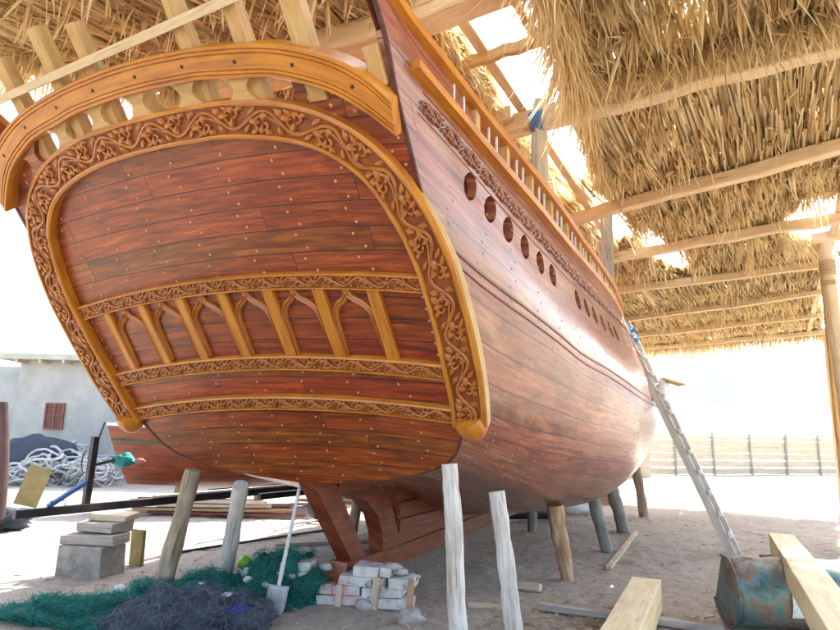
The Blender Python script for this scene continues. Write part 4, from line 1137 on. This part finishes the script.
for i, (x, y, z, r, lb) in enumerate([(-1.53, 5.52, .20, .042, 'white net float on the grey-blue net near the shovel'), (-1.86, 5.88, .20, .035, 'white net float right beside the foot of the leftmost prop'), (-1.55, 6.25, .18, .035, 'white net float between the second prop and the green heap'), (-2.65, 6.05, .12, .045, 'pale float on the dark net edge, leftmost of the floats'), (-2.35, 6.1, .16, .03, 'small pale float just left of the leftmost prop'), (-1.32, 6.0, .20, .03, 'small round float at the left edge of the bright green heap')]):
    blob('net_float', (x, y, z), (r*1.5, r, r), M_plastic, 40+i, .08, 2, 2, lb, 'float', 'floats scattered over the nets')
blob('plastic_jug', (-1.72, 6.72, .24), (.07, .06, .07), M_lime, 60, .15, 2, 3, 'lime green plastic jug behind the pale leaning prop', 'jug')
blob('plastic_bottle', (-1.45, 6.7, .22), (.10, .05, .05), M_bottle, 61, .1, 2, 3, 'pale blue plastic bottle lying on the nets behind the green heap', 'bottle')
blob('plastic_bottle', (-1.62, 6.45, .18), (.05, .05, .07), M_bottle, 62, .1, 2, 3, 'clear round plastic bottle end below the lime green jug', 'bottle')

# concrete block pile carrying the trailer
for i, (c, hx, hy, hz, rz, mt, lb) in enumerate([((-3.45, 7.10, .16), .27, .20, .16, .22, M_conc, 'big grey concrete block at the bottom of the pile under the black beam'), ((-3.42, 7.08, .385), .30, .16, .055, .1, M_grey, 'flat grey plank-like block second from the bottom of the pile'), ((-3.37, 7.15, .50), .24, .16, .055, .28, M_grey, 'weathered wooden block third from the bottom of the pile'), ((-3.30, 7.22, .59), .21, .14, .035, .12, M_slat, 'thin pale wooden block on top of the pile, touching the black beam')]):
    mb = MB(); mb.box((0, 0, 0), (hx, 0, 0), (0, hy, 0), (0, 0, hz), .012); o = mb.build('support_block', mt, smooth=False, bevel=.012); o.location = c; o.rotation_euler = (0, 0, -rz)
    tag(o, lb, 'block', 'blocks piled under the black beam')
mb = MB(); mb.box((0, 0, 0), (.02, 0, 0), (0, .09, 0), (0, 0, .20), .01); o = mb.build('plywood_board', M_tarp, smooth=False); o.location = (-3.2, 7.65, .20); o.rotation_euler = (0, 0, 1.2)
tag(o, 'ochre board standing on edge right of the block pile', 'board')
# boat trailer
trl = empty('boat_trailer', (-3.6, 7.3, 0), 'black steel boat trailer drawbar with upright winch post, resting on blocks', 'trailer')
def tpart(mb, name, mat, **k): o = mb.build(name, mat, None, **k); o.location = -trl.location; o.parent = trl; return o
a = Vector((-4.06, 6.65, .665)); b_ = Vector((-.32, 12.5, .70)); d = (b_-a).normalized(); X = Vector((d.y, -d.x, 0)); 
mb = MB(); mb.box((a+b_)/2, (b_-a)/2, X*.035, Vector((0, 0, .045))); tpart(mb, 'drawbar', M_dark, smooth=False, bevel=.006)
mb = MB(); mb.box((a+d*1.0+b_)/2+Vector((0, 0, .06))+d*.3, (b_-a-d*1.6)/2, X*.05, Vector((0, 0, .012))); tpart(mb, 'top_plank', M_grey, smooth=False)
pp = a+d*.75
mb = MB(); mb.box(pp+Vector((0, 0, .40)), Vector((.012, 0, .38)), X*.035, d*.035); tpart(mb, 'winch_post', M_dark, smooth=False, bevel=.005)
mb = MB(); q0 = pp-d*.42+Vector((0, 0, .05)); q1 = pp+Vector((0, 0, .30)); mb.box((q0+q1)/2, (q1-q0)/2, X*.03, (q1-q0).cross(X).normalized()*.02); tpart(mb, 'brace', M_blue, smooth=False)
mb = MB(); c = pp+Vector((-.06, 0, .50)); mb.tube([c+Vector((-.05*math.sin(t), 0, .12*cos(t))) for t in np.linspace(.0, pi, 9)], .008, 6); tpart(mb, 'handle', M_dark)
mb = MB(); c = a+d*.35; mb.tube([c+Vector((0, 0, .04)), c+Vector((0, 0, .10)), c+d*.16+Vector((0, 0, .10)), c+d*.16+Vector((0, 0, .04))], .007, 6); tpart(mb, 'loop', M_dark)
mb = MB(); mb.tube([pp+Vector((.02, 0, .46)), pp+Vector((.22, .1, .52))], .02, 8); tpart(mb, 'winch_arm', M_dark)
for sg in (1, -1):
    mb = MB(); q = b_-d*2.2; mb.box(q+X*sg*.5, d*1.9, X*.03, Vector((0, 0, .04))); tpart(mb, 'side_frame', M_dark, smooth=False)
    mb = MB(); c = b_-d*1.4+X*sg*.72; G = []
    mb.tube([c-X*.09+Vector((0, 0, -.40)), c+X*.09+Vector((0, 0, -.40))], .28, 24); tpart(mb, 'wheel', M_pipe, angle=30)
mb = MB(); mb.box(b_-d*1.4+Vector((0, 0, -.25)), X*.72, d*.03, Vector((0, 0, .03))); tpart(mb, 'axle', M_dark, smooth=False)
blob('rag', pp+Vector((.30, .12, .52)), (.12, .07, .07), M_teal, 71, .5, 4, 3, 'teal rag bundled on the arm of the black winch post', 'rag')
blob('rag', pp+Vector((.47, .16, .51)), (.055, .04, .03), M_pink, 72, .4, 4, 2, 'small pinkish red rag at the end of the teal rag', 'rag')

# second boat
bt = empty('small_boat', (-5.0, 13.0, 0), 'smaller brown wooden boat with green line and white rail beyond the stern on the left', 'boat')
mb = MB(); G = []; U = []
def bsec(t, k):   # t 0..1 along, k 0..1 from gunwale to keel
    hw = .95*math.sin(min(t*1.5+.06, 1)*pi/2)**.7; z = 1.62-.06*math.sin(t*pi)-1.15*k**.85
    return Vector((-1.15+5.2*t+.45*(k)*(1-t)**2, hw*(1-k)**.55, z))
for side in (1, -1):
    G = []; U = []
    for i in range(30):
        t = i/29; G.append([Vector((bsec(t, j/10).x, side*bsec(t, j/10).y, bsec(t, j/10).z)) for j in range(11)]); U.append([(t*5+side, j*.13) for j in range(11)])
    mb.grid(G, U, flip=(side > 0))
o = mb.build('boat_hull', M_keel, bt, angle=60); o.rotation_euler = (0, 0, .32)
for (k, r, m_, nm) in ((.0, .035, M_plastic, 'gunwale'), (.22, .022, M_boatgreen, 'painted_line')):
    mb = MB()
    for side in (1, -1): mb.tube([Vector((bsec(i/29, k).x, side*(bsec(i/29, k).y+.01), bsec(i/29, k).z)) for i in range(30)], r, 6)
    o = mb.build(nm, m_, bt); o.rotation_euler = (0, 0, .32)
mb = MB(); mb.box((1.6, 0, 1.75), (.8, 0, 0), (0, .5, 0), (0, 0, .42)); o = mb.build('cabin', M_shut, bt, smooth=False, bevel=.02); o.rotation_euler = (0, 0, .32)
mb = MB(); mb.prism([(-.25, 0), (.0, 0), (-.02, .62), (-.35, .78)], (1, 0, 0), (0, 0, 1), (0, 1, 0), (-.45, -.1, 1.5), 0, .18); o = mb.build('stem_head', M_boatgreen, bt, smooth=False); o.rotation_euler = (0, 0, .32)
mb = MB(); mb.tube([(-.7, .0, 1.72), (-.2, 0, 2.02), (.2, 0, 1.95)], .04, 6); o = mb.build('white_trim', M_plastic, bt); o.rotation_euler = (0, 0, .32)
for x in (-4.9, -3.4, -1.6):
    prop((x, 13.5+(x+5)*.4, -.05), (x+.05, 13.4+(x+5)*.4, .62), .11, .12, M_post, {-4.9: 'squat post under the bow of the smaller boat on the left', -3.4: 'squat post under the middle of the smaller boat', -1.6: 'squat post under the far end of the smaller boat'}[x])

# house
hs = empty('white_house', (-12, 22, 0), 'low whitewashed flat-roofed house with one small shuttered window', 'house')
def hpart(mb, name, mat, **k): o = mb.build(name, mat, None, **k); o.location = -hs.location; o.parent = hs; return o
mb = MB(); mb.box((-7.45, 23.7, 1.7), (5.0, 0, 0), (0, 4, 0), (0, 0, 1.85)); hpart(mb, 'wall', M_white, smooth=False)
mb = MB(); mb.box((-7.65, 23.5, 3.64), (5.3, 0, 0), (0, 4.3, 0), (0, 0, .085)); rfp = hpart(mb, 'roof', M_slab, smooth=False)
for k in range(14):
    mb = MB(); mb.box((-12.3+k*.72, 19.45, 3.50), (0, .25, 0), (.035, 0, 0), (0, 0, .05)); o = hpart(mb, 'rafter_end', M_slat, smooth=False); o.parent = rfp; o.location = (0, 0, 0)
mb = MB(); mb.box((-11.18, 19.68, 1.86), (.29, 0, 0), (0, .03, 0), (0, 0, .40)); wf = hpart(mb, 'window', M_shut, smooth=False)
mb = MB()
for x in (-.27, 0, .27): mb.box((-11.18+x, 19.635, 1.86), (0, 0, .40), (.022, 0, 0), (0, .014, 0))
for z in (-.38, 0, .38): mb.box((-11.18, 19.63, 1.86+z), (.29, 0, 0), (0, .014, 0), (0, 0, .018))
o = mb.build('frame', M_keel, None, smooth=False); o.parent = wf
mb = MB(); mb.box((0, 0, 1.75), (2.2, 0, 0), (0, 3, 0), (0, 0, 1.75)); o = mb.build('outbuilding', M_white, smooth=False); o.location = (-14.95, 24.2, 0); tag(o, 'plain windowless whitewashed outbuilding at the far left beside the house', 'outbuilding')
mb = MB(); mb.tube([(-9.9, 19.4, .1), (-9.55, 19.55, 1.7)], .03, 6); mb.v = [(x+9.9, y-19.4, z) for x, y, z in mb.v]; o = mb.build('pole', M_dark); o.location = (-9.9, 19.4, 0); tag(o, 'thin dark pole leaning on the white house wall by the rope pile', 'pole')
# rope pile
mb = MB()
for k in range(110):
    cx, cy = jit(1.15), jit(.6); cz = .12+random.random()*.95*(1-abs(cx)/1.5); r = random.uniform(.15, .36); tl = jit(.9); t2 = jit(.9)
    pts = []
    for i in range(22):
        a = i/21*random.uniform(1.9, 2.0)*pi*1.1; v = Vector((cos(a)*r*1.3, sin(a)*r, .05*math.sin(3*a)))
        v.rotate(Matrix.Rotation(tl, 3, 'X') @ Matrix.Rotation(t2, 3, 'Y')); pts.append(Vector((cx, cy, cz))+v)
    mb.tube(pts, random.uniform(.02, .036), 5)
o = mb.build('rope_heap', M_rope); o.location = (-9.6, 17.6, 0); tag(o, 'big heap of white and grey rope and net in front of the house', 'rope heap')
blob('folded_tarp', (-10.5, 17.9, .75), (.9, .5, .55), M_netb, 80, .4, 3, 3, 'dark blue bundled tarp left of the rope heap', 'tarp')
mb = MB(); mb.box((0, 0, .32), (.2, 0, 0), (0, .03, .08), (0, -.02, .30), .03); o = mb.build('yellow_board', M_tarp, smooth=False); o.location = (-7.5, 12.6, .1); o.rotation_euler = (0, .3, .2); tag(o, 'dull yellow board propped up in front of the rope heap', 'board')
# covered maroon boat-like bulk at left edge
mb = MB(); G = []
for i in range(24):
    z = 1.9*i/23; G.append([Vector(((.62*(1-.3*(i/23)**2)+.035*math.sin(a*9))*cos(a), (.5*(1-.3*(i/23)**2)+.035*math.sin(a*9))*sin(a), z)) for a in [k*2*pi/64 for k in range(64)]])
mb.grid(G, close=True, flip=True); mb.add(G[-1], [list(range(64))]); o = mb.build('canvas_bundle', M_canvas); o.location = (-6.75, 9.7, 0); tag(o, 'upright dark maroon canvas covered bundle at the left edge', 'canvas bundle')
blob('scrap_heap', (-6.2, 10.0, .16), (.34, .25, .17), M_netb, 90, .6, 5, 3, 'tangled dark scrap lying on the ground behind the left end of the black drawbar', 'scrap')

# plank piles behind
k = 0
lbs = ['near', 'far']
for grp, (cx, cy, n_) in enumerate([(-3.9, 12.4, 16), (-1.2, 14.4, 9)]):
    pl = empty('plank_pile', (cx, cy, 0), ['long flat pile of reddish planks on sunlit sand below the smaller boat', 'low pile of planks farther right, seen between the first two props'][grp], 'plank pile')
    for i in range(n_):
        mb = MB(); l = random.uniform(.8, 1.6); a = random.uniform(-.1, .25); lay = i//5
        mb.box((jit(.6), -.45+(i % 5)*.23+jit(.05), .05+lay*.07), (l*cos(a), l*sin(a), 0), (-sin(a)*.07, cos(a)*.07, 0), (0, 0, .022), .003)
        o = mb.build('plank', random.choice([M_keel, M_slat, M_posto, M_grey]), pl, smooth=False)
# sticks and loose boards
timber((.95, 6.98, .04), (1.28, 6.78, .05), .045, .03, M_slat, 'board', 'short pale board lying between the two nearest whitish props', 'board', bev=.003)
timber((.50, 6.15, .03), (.86, 6.05, .03), .03, .02, M_slat, 'board', 'short thin batten between the near corner prop and the square-cut prop', 'board', bev=.002)
timber((2.32, 7.95, .03), (3.65, 10.9, .03), .035, .018, M_slat, 'batten', 'long pale thin batten on the ground right of the grey-green prop', 'batten', bev=.002)
timber((1.15, 6.15, .03), (2.55, 5.55, .03), .05, .025, M_grey, 'board', 'grey board on the ground running behind the thick square timber', 'board', bev=.003)
timber((-1.9, 9.0, .03), (.2, 9.9, .03), .04, .02, M_grey, 'batten', 'dark batten lying on the sand behind the keel', 'batten', bev=.002)
timber((-3.0, 8.3, .03), (-1.3, 10.6, .03), .02, .015, M_dark, 'bar', 'thin dark bar on the ground behind the second prop', 'bar', bev=.002)
timber((4.05, 16.0, .18), (4.9, 15.7, .18), .25, .18, M_posto, 'wooden_box', 'brown wooden box beyond the far props at the bow', 'box')
mb = MB(); mb.tube([(0, 0, 0), (1.2, .3, 0)], .13, 16); o = mb.build('pipe', M_pipe); o.location = (1.6, 12.2, .15); tag(o, 'short fat black pipe lying in shade below the hull', 'pipe')
blob('sack', (3.25, 13.4, .15), (.55, .2, .14), M_plastic, 95, .4, 2, 3, 'white sack lying beside the black pipe under the hull', 'sack')
# straw and chips litter
N = 2600; x = rng.uniform(-4.5, 6, N); y = rng.uniform(4.4, 13, N)
kk = rng.random(N) < .35; x[kk] = rng.normal(1.55, .5, kk.sum()); y[kk] = rng.normal(5.7, .4, kk.sum())
z = np.array([gz(a, b_) for a, b_ in zip(x, y)])+.012
a = rng.uniform(0, 2*pi, N); d = np.stack([np.cos(a), np.sin(a), rng.normal(size=N)*.12], 1)
o = strips('wood_chips', np.stack([x, y, z], 1), d, np.clip(rng.gamma(2, .03, N), .015, .2), rng.uniform(.004, .016, N), rng.random(N), M_chips, None, .2, 3, (.8, 1, .6)); o['kind'] = 'stuff'
# pebbles
mb = MB()
for i in range(900):
    px, py = random.uniform(-4.5, 6), random.uniform(4.4, 12); r = random.uniform(.006, .022); c = Vector((px, py, gz(px, py)+r*.3)); q = [Vector((r*(1+jit(.3)), 0, 0)), Vector((0, r*(1+jit(.3)), 0)), Vector((0, 0, r*.7))]
    mb.add([c+q[0], c+q[1], c-q[0], c-q[1], c+q[2]], [(0, 1, 4), (1, 2, 4), (2, 3, 4), (3, 0, 4)])
o = mb.build('pebbles', M_stone); o['kind'] = 'stuff'

# fence
fa = Vector((9.6, 28.3, 0)); fb = Vector((24, 33.2, 0)); fn = empty('slat_fence', fa, 'long pale horizontal slat fence beyond the yard on the right', 'fence')
fd = (fb-fa)
for k in range(8):
    p = fd*(k/7); mb = MB(); mb.tube([p+Vector((jit(.03), 0, -.2)), p+Vector((jit(.05), 0, 1.9))], .06, 8); mb.build('fence_post', M_grey, fn)
for z in (.18, .50, .82, 1.12, 1.42, 1.68):
    for k in range(7):
        a, b_ = fd*(k/7), fd*((k+1)/7); mb = MB(); mb.box((a+b_)/2+Vector((0, .07, z+jit(.02))), (b_-a)/2+Vector((0, 0, jit(.02))), (0, .02, 0), (0, 0, .135 if z < 1.6 else .07), .006); mb.build('fence_slat', M_fence, fn, smooth=False)
mb = MB(); mb.box((0, 0, 1.0), (.45, 0, 0), (0, .05, 0), (0, 0, 1.0)); o = mb.build('board_screen', M_slat, smooth=False); o.location = (9.1, 26.5, 0); tag(o, 'upright pale board screen at the left end of the fence behind the bow', 'screen')

# haze: one closed box of thin pale air round the yard and the hills
mb = MB(); mb.box((0, 400, 150), (1000, 0, 0), (0, 720, 0), (0, 0, 156)); hz = mb.build('haze', [], smooth=False)
M = bpy.data.materials.new('haze_air'); M.use_nodes = True; n = M.node_tree; n.nodes.clear()
ou = n.nodes.new('ShaderNodeOutputMaterial'); vo = n.nodes.new('ShaderNodeVolumePrincipled')
vo.inputs['Color'].default_value = (.90, .95, 1, 1); vo.inputs['Density'].default_value = .0004; vo.inputs['Anisotropy'].default_value = .3
n.links.new(vo.outputs[0], ou.inputs['Volume']); hz.data.materials.append(M); hz['kind'] = 'stuff'
